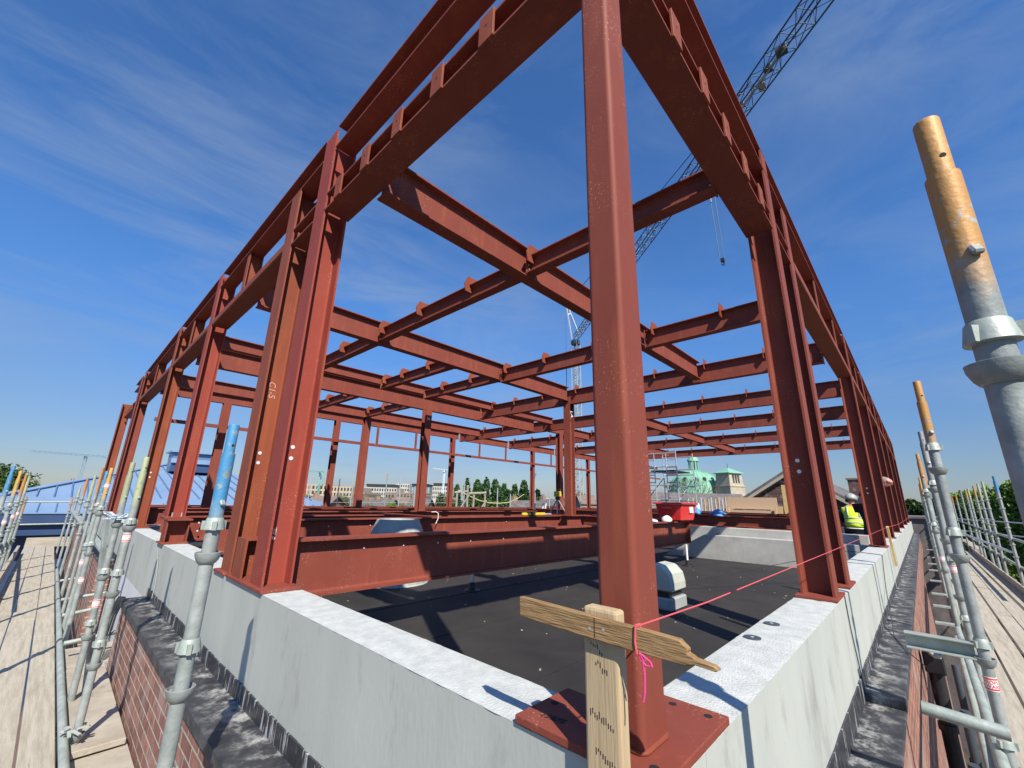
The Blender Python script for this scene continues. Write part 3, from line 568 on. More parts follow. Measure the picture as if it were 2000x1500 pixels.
ybeam(28.5, 0.335, 17.99, 'farthest long cross beam, over the scaffold tower', cl(0.33, 18, 1.8, 1.7), 0.19)
# lower rear rail with little posts
beam('wind_rail', 'thin rail below the rear eaves beam, running the whole back of the frame', lambda mb: mb.box(0.34, 40, 17.85, 17.95, 3.24, 3.36), group='rails under the rear eaves')
for x, k in ((8.7, 'leftmost'), (10.9, 'second'), (15.4, 'third'), (17.65, 'fourth'), (22.3, 'rightmost')):
    tag(box(x-0.05, x+0.05, 17.87, 17.93, 3.362, 4.22).build('rail_post', 'steel'), '%s little post between rear rail and eaves beam' % k, 'post', 'little posts on the rear rail')
# inner columns
def icol(x, y, z0, z1, lab, d=0.26, b=0.26, mark=None, web='y'):
    t = thing('steel_column', lab, 'column', (x, y, z0), GCOL)
    mb = MB()
    if web == 'y': i_zy(mb, y-d/2, y+d/2, x, z0, z1, b)
    else: i_zx(mb, x-d/2, x+d/2, y, z0, z1, b)
    mb.build('shaft', 'steel', t); MB().box(x-0.2, x+0.2, y-0.2, y+0.2, z0-0.02, z0-0.001).build('base_plate', 'steel2', t)
    if mark: text_mesh('marking', mark, frame_mx((x-b/2+0.11, y-d/2-0.002, 3.75), (0.1, 0, -1), (1, 0, 0.1)), 'chalk', t, 0.2)
    return t
ZF = 0.47
icol(10.0, 7.5, ZF, 4.185, 'inner column in the middle of the frame beside the corner column', mark='LA', web='x')
icol(7.5, 12.2, ZF, 4.115, 'inner column left of the middle one, white marks near its head', mark='8', web='y')
icol(7.2, 16.2, ZF, ZB, 'inner column standing left of the marked one')
icol(15.3, 11.9, ZF, 4.155, 'dark shaded inner column just left of the middle one')
icol(2.35, 17.95, ZF, ZB, 'rear column seen left of the blue topped scaffold tube', web='y')
icol(3.25, 17.0, ZF, ZB, 'rear column seen right of the blue topped scaffold tube', web='y')
for x, k in ((6.75, 'leftmost'), (13.5, 'second'), (20.5, 'third'), (27.3, 'fourth'), (34.0, 'fifth')):
    icol(x, 18.1, ZF, ZB, '%s of the slim rear columns seen through the frame' % k, d=0.24, b=0.22)

# floor beams
def fbeam_x(y, a, b, z0, z1, w_, lab, parts=None):
    t = beam('floor_beam', lab, lambda mb: i_x(mb, a, b, y, z0, z1, w_, tf=0.026, tw=0.018, r=0.024), cleats=parts, group=GFLOOR); return t
def stiff(x, y, z0, z1, w_):
    return lambda t: MB().box(x-0.01, x+0.01, y-w_/2, y+w_/2, z0+0.027, z1-0.027).build('stiffener', 'steel2', t)
def boltdots(y, z, xs):
    return lambda t: [MB().tube((x, y-0.0095, z), (x, y-0.02, z), 0.011, 8).build('bolt_head', 'washer', t) for x in xs]
fbeam_x(4.25, 0.365, 11.05, -0.155, 0.432, 0.25, 'nearest deep floor beam, half sunlit, running in from the left parapet', [stiff(11.03, 4.25, -0.155, 0.432, 0.25), boltdots(4.25, 0.29, [1.2, 1.75, 2.3, 2.9, 3.6])])
fbeam_x(7.95, 0.365, 14.5, -0.09, 0.45, 0.25, 'second deep floor beam with the yellow drill lying on it', [stiff(10.0, 7.95, -0.09, 0.45, 0.25), boltdots(7.95, 0.30, [1.5, 2.4, 3.3, 4.2, 7.5])])
fbeam_x(12.2, 0.365, 30, -0.09, 0.45, 0.25, 'third floor beam back', [stiff(6.1, 12.2, -0.09, 0.45, 0.25)])
fbeam_x(14.4, 0.365, 30, 0.05, 0.47, 0.22, 'fourth floor beam back')
fbeam_x(16.5, 0.365, 30, 0.05, 0.47, 0.22, 'fifth floor beam back')
fbeam_x(18.1, 0.365, 40, 0.0, 0.47, 0.25, 'rearmost floor beam under the slim rear columns')
fbeam_x(9.6, 0.3655, 4.9, 0.0, 0.45, 0.2, 'short floor beam bolted to the stub of the third left column', [lambda t: [MB().tube((x, 9.49, z), (x, 9.47, z), 0.016, 8).build('bolt_head', 'washer', t) for x, z in ((0.55, 0.33), (0.75, 0.33), (0.55, 0.18), (0.75, 0.18))]])
def fbeam_y(x, a, b, z0, z1, w_, lab, parts=None):
    return beam('floor_beam', lab, lambda mb: i_y(mb, a, b, x, z0, z1, w_, tf=0.022, tw=0.016, r=0.02), cleats=parts, group=GFLOOR)
fbeam_y(5.35, 8.08, 12.07, 0.1, 0.445, 0.16, 'slender floor beam linking the second and third floor beams')
fbeam_y(11.25, 4.385, 7.82, -0.05, 0.44, 0.2, 'floor beam running back from the end of the nearest deep beam')
fbeam_y(13.9, 1.35, 12.07, 0.225, 0.56, 0.2, 'floor beam laid on the concrete upstand, near the blue gloves')
fbeam_y(15.6, 1.5, 12.07, 0.10, 0.53, 0.2, 'floor beam behind the one on the upstand')
fbeam_y(20.2, 2.0, 12.07, 0.10, 0.52, 0.2, 'floor beam beside the hi-vis worker')
fbeam_y(23.0, 0.40, 12.07, 0.08, 0.50, 0.2, 'floor beam in front of the chipboard sheets')
fbeam_y(29.0, 0.40, 18.0, 0.08, 0.49, 0.2, 'farthest floor beam under the brick gable')

# ================================================================== THINGS ON THE ROOF
# vents and pipes
def pipe(x, y, zt, lab):
    t = thing('vent_pipe', lab, 'pipe', (x, y, -0.7), 'white vent pipes through the felt')
    MB().tube((x, y, -0.69), (x, y, zt), 0.028, 14).build('pipe', 'white', t, smooth=True)
    MB().lathe((x, y, -0.692), [(0.15, 0), (0.14, 0.012), (0.06, 0.03), (0.045, 0.13), (0.03, 0.14)], 12).build('collar', 'tar', t)
    return t
pipe(4.02, 5.4, -0.16, 'white vent pipe with tarred collar under the nearest deep floor beam')
pipe(10.55, 4.08, -0.16, 'white vent pipe near the concrete upstand')
t = thing('roof_cowl', 'cream and grey hooded roof vent peeping out right of the corner column', 'roof vent', (5.6, 2.55, -0.7))
MB().box(5.3, 5.9, 2.28, 2.85, -0.7, -0.52).build('base', 'greygrp', t, bevel=0.02)
MB().extrude([(0.0, 0.0), (0.62, 0.0), (0.62, 0.05), (0.58, 0.22), (0.48, 0.33), (0.32, 0.38), (0.14, 0.36), (0.03, 0.25), (0.0, 0.12)], 5.32, 5.88, lambda u, v, w_: (w_, 2.27+u, -0.43+v)).build('hood', 'cream', t, bevel=0.02)
MB().box(5.36, 5.84, 2.34, 2.8, -0.519, -0.431).build('neck', 'black', t)
t = thing('roof_outlet', 'grey tapered concrete upstand ring behind the nearest deep floor beam', 'roof vent', (3.42, 7.05, -0.7))
MB().lathe((3.42, 7.05, -0.7), [(0.68, 0), (0.66, 0.02), (0.50, 0.95), (0.43, 1.12), (0.42, 1.16), (0.40, 1.165), (0.39, 1.12), (0.385, 0.9)], 22).build('ring', 'greygrp', t, smooth=False)
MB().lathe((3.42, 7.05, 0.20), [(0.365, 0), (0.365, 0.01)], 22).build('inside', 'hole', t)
# washers on the right parapet
for x, y, k in ((2.02, 0.27, 'nearer'), (2.53, 0.265, 'farther')):
    t = thing('steel_disc', '%s of the two dark round plates lying on the right parapet' % k, 'disc', (x, y, 0.003), 'dark round plates on the right parapet')
    MB().lathe((x, y, 0.0035), [(0.055, 0), (0.055, 0.005), (0.016, 0.005), (0.016, 0.0)], 22).build('plate', 'crane', t)
    MB().lathe((x, y, 0.0086), [(0.012, 0), (0.012, 0.001)], 12).build('bolt_hole', 'conctop', t)
# drill / level on beam
t = thing('cordless_drill', 'yellow and black tool lying on the second floor beam', 'tool', (9.0, 7.9, 0.452))
MB().box(8.15, 8.5, 7.85, 7.95, 0.453, 0.54).build('body', 'yellow', t, bevel=0.02); MB().box(8.505, 8.62, 7.86, 7.94, 0.453, 0.53).build('grip', 'black', t, bevel=0.01)
MB().box(8.625, 9.2, 7.86, 7.94, 0.453, 0.54).build('handle', 'yellow', t, bevel=0.02); MB().tube((9.2, 7.9, 0.49), (9.5, 7.9, 0.49), 0.03, 10).build('bit', 'alu', t)
t = MB(); t.path([(4.95, 7.83, 0.30), (5.0, 7.815, 0.42), (5.0, 7.82, 0.54), (4.94, 7.84, 0.575), (4.82, 7.86, 0.57)], 0.009, 8)
tag(t.build('wire_hook', 'white', smooth=True), 'bent white wire hooked over the second floor beam', 'wire')
# laser level on tripod
t = thing('laser_level', 'yellow laser level on a pale tripod standing left of the middle column', 'tripod', (10.9, 8.7, 0.46))
hd = np.array([10.72, 8.55, 0.98])
for a in (95, 215, 335):
    f_ = hd+np.array([0.34*math.cos(R_(a)), 0.34*math.sin(R_(a)), -0.52]); MB().bar(hd, f_, 0.045, 0.03).build('leg', 'cranepale', t)
MB().lathe(hd+[0, 0, -0.02], [(0.07, 0), (0.09, 0.03), (0.09, 0.07), (0.05, 0.08)], 12).build('head_plate', 'black', t)
MB().box(hd[0]-0.1, hd[0]+0.1, hd[1]-0.1, hd[1]+0.1, hd[2]+0.062, hd[2]+0.25).build('housing', 'yellow', t, bevel=0.02)
MB().tube(hd+[0, 0, 0.25], hd+[0, 0, 0.30], 0.05, 12).build('lens_cap', 'black', t)
# red tote
t = thing('red_tote', 'red plastic tote box with lid flaps standing right of the corner column', 'box', (10.65, 4.3, 0.45))
bx = MB(); bx.add([(10.2, 4.02, 0.455), (11.1, 4.02, 0.455), (11.1, 4.62, 0.455), (10.2, 4.62, 0.455), (10.13, 3.95, 0.88), (11.17, 3.95, 0.88), (11.17, 4.69, 0.88), (10.13, 4.69, 0.88)], [(3, 2, 1, 0), (4, 5, 6, 7), (0, 1, 5, 4), (1, 2, 6, 5), (2, 3, 7, 6), (3, 0, 4, 7)])
bx.build('tub', 'red', t, bevel=0.02)
MB().box(10.08, 11.22, 3.90, 4.74, 0.882, 0.93).build('rim', 'red', t, bevel=0.01); MB().box(10.085, 10.125, 4.2, 4.5, 0.76, 0.82).build('handle', 'tapered', t)
MB().box(10.7, 10.95, 3.955, 3.965, 0.66, 0.82).build('sticker', 'tapewhite', t)
def blob(name, m_, c, sx, sy, sz, lab, cat, seed=1, amp=0.25):
    bm = bmesh.new(); bmesh.ops.create_icosphere(bm, subdivisions=3, radius=1); r_ = random.Random(seed)
    ph = [r_.uniform(0, 6) for _ in range(6)]
    for v in bm.verts:
        k = 1+amp*(math.sin(3.1*v.co.x+ph[0])*math.sin(2.7*v.co.y+ph[1])+0.5*math.sin(6*v.co.z+ph[2]+3*v.co.x))
        v.co = Vector((v.co.x*sx*k, v.co.y*sy*k, max(v.co.z, -0.45)*sz*k))
    me = bpy.data.meshes.new(name); 
    for v in bm.verts: v.co *= S
    bm.to_mesh(me); bm.free(); me.materials.append(M[m_]); me.polygons.foreach_set('use_smooth', [True]*len(me.polygons))
    o = bpy.data.objects.new(name, me); col.objects.link(o); o.location = Vector((c[0], c[1], c[2]+0.45*sz))*S; ORG[o.name] = tuple(c)
    return tag(o, lab, cat)
blob('white_helmet', 'white', (9.7, 4.20, 0.434), 0.15, 0.14, 0.11, 'white safety helmet lying on the nearest floor beam by the red tote', 'helmet', 2, 0.08)
blob('blue_bag', 'blueobj', (13.9, 5.0, 0.562), 0.24, 0.20, 0.16, 'crumpled blue bag on the beam right of the white helmet', 'bag', 5, 0.35)
blob('blue_glove', 'blueobj', (13.85, 4.25, 0.562), 0.2, 0.22, 0.12, 'blue glove hanging over the beam edge above the concrete upstand', 'glove', 9, 0.45)
blob('small_rag', 'paleblue', (8.9, 4.2, 0.434), 0.16, 0.10, 0.05, 'pale blue rag in front of the red tote', 'rag', 4, 0.3)
blob('blue_tub', 'paleblue', (22.9, 8.2, 0.502), 0.14, 0.14, 0.34, 'pale blue tub in front of the slate roof', 'tub', 12, 0.15)
# chipboard sheets
t = thing('chipboard_stack', 'brown chipboard sheet propped on trestle feet before the brick gable', 'board', (26.0, 5.6, 0.5))
MB().box(25.9, 25.95, 5.0, 7.55, 0.72, 1.36).build('sheet', 'ply', t); MB().box(25.6, 25.85, 5.05, 7.5, 0.52, 0.66).build('sheet_stack', 'ply', t)
for y in (5.0, 7.4): MB().box(25.5, 25.58, y, y+0.1, 0.5, 0.80).build('foot', 'endgrain', t)
tag(box(27.2, 27.25, 4.35, 4.95, 0.5, 2.1).build('plywood_sheet', 'osb'), 'tall yellow plywood offcut leaning upright beside the first right columns', 'board')
tag(box(27.0, 27.05, 5.0, 5.6, 0.5, 0.9).build('plywood_offcut', 'osb'), 'small square yellow plywood offcut at the foot of the tall one', 'board')
# battens in front of the slate roof
bpos = at(1345, 990, 40)
for i, px in enumerate((1344, 1353, 1359, 1369, 1376, 1384, 1389, 1397, 1404, 1411, 1417, 1423)):
    top = at(px-1, 974+random.uniform(-3, 4), 38); bot = at(px+2, 998, 38)
    tag(MB().bar(bot, (bot[0], bot[1], top[2]), 0.10, 0.10).build('upright_batten', 'post' if i % 3 else 'alu'), '%s upright pale batten from the left in front of the slate roof' % ordn[i], 'batten', 'pale battens in front of the slate roof')
# alloy tower
t = thing('alloy_tower', 'aluminium scaffold tower with ladder frames right of the corner column', 'scaffold tower', (24, 10.5, 0.45))
TX0, TX1, TY0, TY1 = 23.9, 26.6, 9.6, 11.6
for x in (TX0, TX1):
    for y in (TY0, TY1): MB().tube((x, y, 0.5), (x, y, 4.1), 0.04, 8).build('upright', 'alu', t)
    for z in np.arange(0.8, 4.1, 0.45):
        if x == TX0: MB().tube((x, TY0, z), (x, TY0+0.62, z), 0.028, 6).build('rung', 'alu', t)
        if x == TX0: MB().tube((x, TY1-0.62, z), (x, TY1, z), 0.028, 6).build('rung', 'alu', t)
for y in (TY0+0.62, TY1-0.62): MB().tube((TX0, y, 0.5), (TX0, y, 3.9), 0.035, 8).build('ladder_stile', 'alu', t)
for z in (1.1, 2.0, 2.75, 3.1, 3.9): MB().tube((TX0, TY0, z), (TX0, TY1, z), 0.035, 6).build('rail', 'alu', t); MB().tube((TX1, TY0, z), (TX1, TY1, z), 0.035, 6).build('rail', 'alu', t)
for y in (TY0, TY1): MB().tube((TX0, y, 1.1), (TX1, y, 2.6), 0.03, 6).build('brace', 'alu', t)
MB().box(TX0+0.1, TX1-0.1, TY0+0.2, TY1-0.3, 2.83, 2.9).build('deck', 'black', t)

# timber profile at the corner: post, rail, string
t = thing('timber_post', 'pale pine post with stamps standing outside the near corner of the parapet', 'post', (-0.05, 0.17, -0.88))
MB().box(-0.08, -0.018, 0.098, 0.237, -0.875, 0.515).build('post', 'post', t, bevel=0.012, seg=2)
rk = random.Random(4)
for zc, yc, nn, hh in ((0.405, 0.178, 6, 0.016), (0.345, 0.16, 6, 0.02), (0.195, 0.165, 11, 0.022), (0.09, 0.155, 9, 0.022)):
    mb = MB()
    for i in range(nn):
        y = yc+(i-nn/2)*-0.0085; h = hh*rk.uniform(0.35, 1); z = zc-0.12*(i/nn)*0.3+rk.uniform(-0.008, 0.008)
        mb.box(-0.0808, -0.0801, y-0.0016, y+0.0016, z-h/2, z+h/2)
    mb.build('stamp', 'ink', t)
t = thing('timber_rail', 'rough brown board with a splintered end nailed across the pine post', 'board', (-0.1, 0.17, 0.42))
pr = [(0.525, 0.502), (0.521, 0.432), (0.30, 0.424), (0.10, 0.418), (-0.05, 0.417), (-0.142, 0.418), (-0.17, 0.4255), (-0.226, 0.4225), (-0.238, 0.428), (-0.225, 0.436), (-0.172, 0.443), (-0.165, 0.447), (-0.15, 0.452), (-0.155, 0.462), (-0.148, 0.468), (-0.128, 0.483), (-0.05, 0.486), (0.10, 0.490), (0.30, 0.496)]
MB().extrude(pr, -0.108, -0.0815, lambda u, v, w_: (w_, u, v)).build('board', 'rail', t, bevel=0.003)
for y, z in ((0.19, 0.452), (0.135, 0.458)): MB().tube((-0.109, y, z), (-0.1082, y, z), 0.0055, 10).build('nail', 'alu', t)
MB().box(-0.109, -0.1082, 0.1685, 0.171, 0.428, 0.49).build('pencil_line', 'ink', t)
# string
t = MB(); ky = 0.012
t.path([(-0.1085, ky, 0.492), (0.5, -0.004, 0.483), (4.1, -0.012, 0.468), (12.85, -0.015, 0.44)], 0.0028, 6)
t.path([(12.85, -0.015, 0.44), (20, -0.02, 0.36), (30, -0.02, 0.36), (40, -0.01, 0.4)], 0.005, 5)
t.path([(-0.1115, ky, 0.495), (-0.1115, ky+0.004, 0.45), (-0.1105, ky, 0.415), (-0.08, ky-0.002, 0.412), (-0.078, ky, 0.494), (-0.1115, ky, 0.497)], 0.0035, 6)
tag(t.build('string_line', 'string'), 'taut pink red string line from the nailed board along the right columns', 'string')
t = MB(); t.path([(-0.112, ky-0.01, 0.42), (-0.11, ky-0.02, 0.405), (-0.108, ky-0.022, 0.36), (-0.106, ky-0.018, 0.31), (-0.106, ky-0.012, 0.285)], 0.0035, 6)
t.path([(-0.112, ky-0.01, 0.42), (-0.11, ky-0.045, 0.402), (-0.11, ky-0.05, 0.39), (-0.11, ky-0.03, 0.388), (-0.11, ky-0.012, 0.40), (-0.111, ky-0.01, 0.412)], 0.003, 6)
tag(t.build('string_tail', 'pink'), 'magenta knotted string tail hanging below the nailed board', 'string')
t = MB().bar((12.95, -0.035, 0.46), (13.15, -0.045, -0.45), 0.11, 0.05, up=(0, 1, 0))
tag(t.build('timber_lath', 'osb'), 'yellow timber lath leaning outside the right parapet where the string ends', 'lath')
# thin black cord over the wall
t = MB(); t.path([(6.5, 3.2, -0.66), (8.5, 1.8, -0.3), (10.3, 0.55, 0.01), (10.1, 0.20, 0.012), (10.0, -0.01, 0.004), (9.2, -0.02, -0.5), (7.2, -0.14, -0.87), (6.3, -0.32, -0.86), (6.2, -0.45, -0.95)], 0.006, 6)
tag(t.build('loose_cord', 'black'), 'thin black cord running off the roof over the right parapet', 'cord')
t = MB(); t.path([(7.9, 0.35, 0.006), (7.88, 0.0, 0.006), (7.85, -0.006, -0.35), (7.8, -0.008, -0.75)], 0.004, 5); t.path([(4.33, 0.0, 0.004), (4.32, -0.006, -0.3), (4.5, -0.009, -0.86)], 0.0055, 5)
tag(t.build('hanging_cord', 'crane'), 'thin grey cords hanging down the right parapet face', 'cord')
t = MB(); t.path([(0.0, 9.9, 0.004), (-0.01, 9.6, -0.02), (-0.012, 9.2, -0.16), (-0.012, 8.95, -0.35), (-0.012, 8.8, -0.56), (-0.03, 8.7, -0.8)], 0.004, 5)
tag(t.build('thin_cable', 'greygrp'), 'thin grey cable curving down the left parapet face', 'cable')

# ================================================================== SCAFFOLD
TR = 0.039
GST = {'Li': 'inner scaffold standards on the left', 'Lo': 'outer scaffold standards on the left', 'Ri': 'inner scaffold standards on the right', 'Ro': 'outer scaffold standards on the right', 'B': 'scaffold poles at the rear'}
def lugring(mb, x, y, z, r):
    mb.lathe((x, y, z), [(r+0.003, -0.04), (r+0.020, -0.036), (r+0.013, 0.0), (r+0.008, 0.026), (r+0.002, 0.034)], 16)
    for a in (20, 140, 260):
        cx, cy = math.cos(R_(a)), math.sin(R_(a)); tx, ty = -cy, cx; r0, r1 = r+0.005, r+0.030
        vs_ = []
        for zz in (-0.038, 0.014):
            for rr_, ss in ((r0, -0.014), (r1, -0.011), (r1, 0.011), (r0, 0.014)): vs_.append((x+cx*rr_+tx*ss, y+cy*rr_+ty*ss, z+zz))
        mb.add(vs_, [(3, 2, 1, 0), (4, 5, 6, 7), (0, 1, 5, 4), (1, 2, 6, 5), (2, 3, 7, 6), (3, 0, 4, 7)])
def cup(mb, x, y, z, r):
    mb.lathe((x, y, z), [(r+0.002, -0.05), (r+0.008, -0.046), (r+0.019, -0.03), (r+0.029, -0.004), (r+0.031, 0.016), (r+0.026, 0.018), (r+0.021, 0.002), (r+0.002, -0.008)], 20)
def standard(x, y, zt, zb, kind, label, group, bells, lugs, tape=(), detail=True, sp=0.19, r=TR, text=None, seed=0):
    t = thing('scaffold_standard', label, 'scaffold pole', (x, y, zb), group)
    n = 20 if detail else 8
    pmat = paint_mat(kind) if kind else M['galv']
    mb = MB(); mb.tube((x, y, zb), (x, y, zt-sp), r, n); mb.build('tube', pmat, t, origin=(x, y, zt-sp+0.06), smooth=True)
    if detail:
        mb = MB(); mb.lathe((x, y, zt-sp), [(r*0.80, 0.0005), (r*0.80, sp-0.006), (r*0.76, sp), (r*0.62, sp), (r*0.62, sp-0.06)], n)
    else: mb = MB(); mb.tube((x, y, zt-sp), (x, y, zt), r*0.78, n)
    mb.build('spigot', pmat, t, origin=(x, y, zt), smooth=True)
    if detail:
        a = math.atan2(CU[1]-y, CU[0]-x)+0.5
        d_ = np.array([math.cos(a), math.sin(a), 0]); p_ = np.array([x, y, zt-sp*0.72])
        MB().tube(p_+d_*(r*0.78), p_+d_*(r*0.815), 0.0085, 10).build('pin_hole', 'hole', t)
        p_ = np.array([x, y, zt-sp-0.28]); nb = MB(); nb.bar(p_+d_*(r*0.9)-[0, 0, 0.03], p_+d_*(r*1.3)-[0, 0, 0.02], 0.03, 0.04); nb.build('wedge_stop', 'galv', t, bevel=0.006)
    for z in lugs:
        if detail: mb = MB(); lugring(mb, x, y, z, r); mb.build('locking_cup', 'galv2', t, smooth=True)
    for z in bells:
        if detail: mb = MB(); cup(mb, x, y, z, r); mb.build('bottom_cup', 'galv', t, smooth=True)
    if not detail and (bells or lugs):
        for z in list(bells)+list(lugs): MB().lathe((x, y, z), [(r+0.005, -0.04), (r+0.032, 0.01), (r+0.02, 0.02)], 8).build('cup', 'galv2', t)
    for z in tape:
        mb = MB(); mb.lathe((x, y, z), [(r+0.002, -0.05), (r+0.0035, -0.05), (r+0.0035, 0.05), (r+0.002, 0.05)], n); tp = mb.build('tape', 'tapewhite', t, smooth=True)
        for dz in (-0.043, 0.033):
            MB().lathe((x, y, z+dz), [(r+0.0036, 0), (r+0.0046, 0), (r+0.0046, 0.012), (r+0.0036, 0.012)], n).build('stripe', 'tapered', tp)
        if text: wrap_text(tp, x, y, z, r+0.0045, text)
        else: wrap_text(tp, x, y, z, r+0.0045, ('I M I', 'M E M'), 0.024)
    return t
def wrap_text(parent, x, y, z, r, lines, size=0.036):
    a0 = math.atan2(CU[1]-y, CU[0]-x)
    for k, ln in enumerate(lines):
        cu = bpy.data.curves.new('tx', 'FONT'); cu.body = ln; cu.size = size; cu.align_x = 'CENTER'; cu.align_y = 'CENTER'; cu.extrude = 0.0005; cu.offset = 0.0
        o = bpy.data.objects.new('tx', cu); col.objects.link(o); dg = bpy.context.evaluated_depsgraph_get(); me = bpy.data.meshes.new_from_object(o.evaluated_get(dg))
        bpy.data.objects.remove(o); bpy.data.curves.remove(cu)
        po = ORG[parent.name]
        for v in me.vertices:
            a = a0+v.co.x/r; rr_ = r+v.co.z
            v.co = Vector((x+rr_*math.cos(a)-po[0], y+rr_*math.sin(a)-po[1], z+0.014-0.030*k+v.co.y-po[2]))*S
        me.materials.clear(); me.materials.append(M['tapered']); o = bpy.data.objects.new('lettering', me); me.name = 'lettering'; col.objects.link(o); o.parent = parent; ORG[o.name] = po

LXI = -0.77; PZ = -1.76
standard(-0.77, 2.5, 1.32, -2.6, 'blue', 'bright blue topped scaffold pole, nearest on the left', GST['Li'], [0.516, -0.2, -0.92, -1.64], [0.70, 0.03, -0.6])
standard(-0.77, 6.4, 1.31, -2.6, 'pale', 'pale yellow topped scaffold pole, next left of the blue one', GST['Li'], [0.456, -0.28, -1.02, -1.7], [0.53, -0.05, -0.8], tape=(0.34,))
standard(-0.77, 7.8, 1.30, -2.6, 'green', 'faded green topped scaffold pole with a bag tied round it', GST['Li'], [0.42, -0.28, -1.02], [-0.2, -0.85], tape=(-0.62,))
standard(-0.79, 11.05, 1.33, -2.6, 'yellow', 'bright yellow topped scaffold pole on the left with red tape', GST['Li'], [0.45, -0.28], [0.56, -0.1], tape=(0.98, -0.75))
standard(-0.79, 12.1, 1.30, -2.6, 'blue', 'dull blue topped scaffold pole behind the yellow one', GST['Li'], [0.45, -0.28], [0.6, -0.2], tape=(-0.55,))
standard(-0.80, 13.5, 1.42, -2.6, 'ochre', 'thin ochre topped pole behind the dull blue one', GST['Li'], [0.45], [], detail=False, r=0.03)
standard(-0.78, 16.2, 1.30, -2.6, 'pale', 'scaffold pole with a grey green head in the left row', GST['Li'], [0.45, -0.28], [0.6, 0.0], detail=False)
standard(-0.78, 20.2, 1.30, -2.6, 'orange', 'orange topped scaffold pole in the far left row', GST['Li'], [0.45, -0.28], [0.6, 0.0], detail=False)
standard(-0.78, 24.3, 1.10, -2.6, 'pale', 'farther pale topped scaffold pole in the left row', GST['Li'], [0.45, -0.28], [0.6, 0.0], detail=False)
standard(-0.78, 30.0, 0.55, -2.6, 'orange', 'short orange topped pole at the far end of the left row', GST['Li'], [0.2, -0.4], [-0.1], detail=False)
standard(-0.62, 30.0, 0.58, -2.6, None, 'short grey pole at the far end of the left row', GST['Li'], [0.2, -0.4], [-0.1], detail=False)
for y, k, lab, zt in ((8.4, 'pale', 'cream topped outer scaffold pole at the left picture edge', 1.33), (12.6, 'blue', 'blue topped outer scaffold pole on the left', 1.33), (15.5, 'yellow', 'yellow topped outer scaffold pole on the left', 1.32),
                (18.6, 'orange', 'orange topped outer scaffold pole on the left', 1.30), (21.0, 'pale', 'pale topped outer scaffold pole on the left', 1.30), (24.0, 'ochre', 'short ochre topped outer pole on the left', 0.60)):
    standard(-2.16, y, zt, -2.6, k, lab, GST['Lo'], [0.4, -0.3, -1.0], [0.5, -0.2, -0.9], detail=y < 17, tape=(0.1,) if y > 15 and y < 22 else ())
# left tubes (ledgers and rails)
def tubeobj(p0, p1, lab, r=0.04, m_='galv2', group='horizontal scaffold tubes', name='scaffold_tube'):
    return tag(MB().tube(p0, p1, r, 12).build(name, m_, smooth=True), lab, 'tube', group)
tubeobj((-0.865, 2.2, -1.72), (-0.865, 8.8, -1.72), 'ledger tube along the inner edge of the left boards, near length')
tubeobj((-0.865, 8.85, -1.72), (-0.865, 21, -1.72), 'ledger tube along the inner edge of the left boards, far length')
tubeobj((-2.22, 13, -0.35), (-2.22, 24, -0.95), 'sloping outer guard tube on the left')
tubeobj((-4.2, 31.5, 0.25), (1.3, 31.5, 0.30), 'upper white guard tube across the end of the left boards')
tubeobj((-2.3, 31.5, -0.8), (0.6, 31.5, -0.78), 'lower white guard tube across the end of the left boards')
for y, x1 in ((9.9, -0.1), (12.2, -0.31), (14.0, -0.05), (17.0, -0.31)):
    tubeobj((-0.86, y, -1.55), (x1-0.05, y+0.05, -1.5), '%s cross tube between the left poles and the wall' % {9.9: 'nearest', 12.2: 'second', 14.0: 'third', 17.0: 'farthest'}[y], r=0.035, group='cross tubes beside the left wall')
tag(MB().bar((-0.86, 21.5, 0.15), (-0.3, 14.5, -0.6), 0.16, 0.05).build('cable_tray', 'galv2'), 'pale steel channel sloping between the left poles', 'channel')
tag(MB().bar((-0.86, 8.3, 0.5), (-0.62, 7.9, -1.9), 0.05, 0.05).build('diagonal_tube', 'galv'), 'thin grey angle bar leaning beside the tied pole', 'bar')
b_ = MB()
for k in range(22):
    a = k*0.9; b_.bar((-0.77+0.06*math.cos(a), 7.8+0.06*math.sin(a), 0.50+0.012*math.sin(k)), (-0.77+(0.10+0.07*abs(math.sin(k*1.7)))*math.cos(a+0.6), 7.8+(0.10+0.07*abs(math.cos(k)))*math.sin(a+0.6), 0.54+0.05*math.sin(k*2.3)), 0.05, 0.008)
tag(b_.build('torn_wrap', 'paleblue'), 'torn plastic wrap knotted round the tied scaffold pole', 'plastic')
b_ = MB()
for k in range(14):
    a = k*0.7; b_.bar((-0.79+0.055*math.cos(a), 6.4+0.055*math.sin(a), -1.62+0.01*math.sin(k)), (-0.79+0.12*math.cos(a+0.8), 6.4+0.15*math.sin(a+0.8), -1.63+0.03*math.sin(2*k)), 0.03, 0.01)
tag(b_.build('rag_tie', 'greygrp'), 'grey rag tied round the foot of the pale yellow topped pole', 'rag')

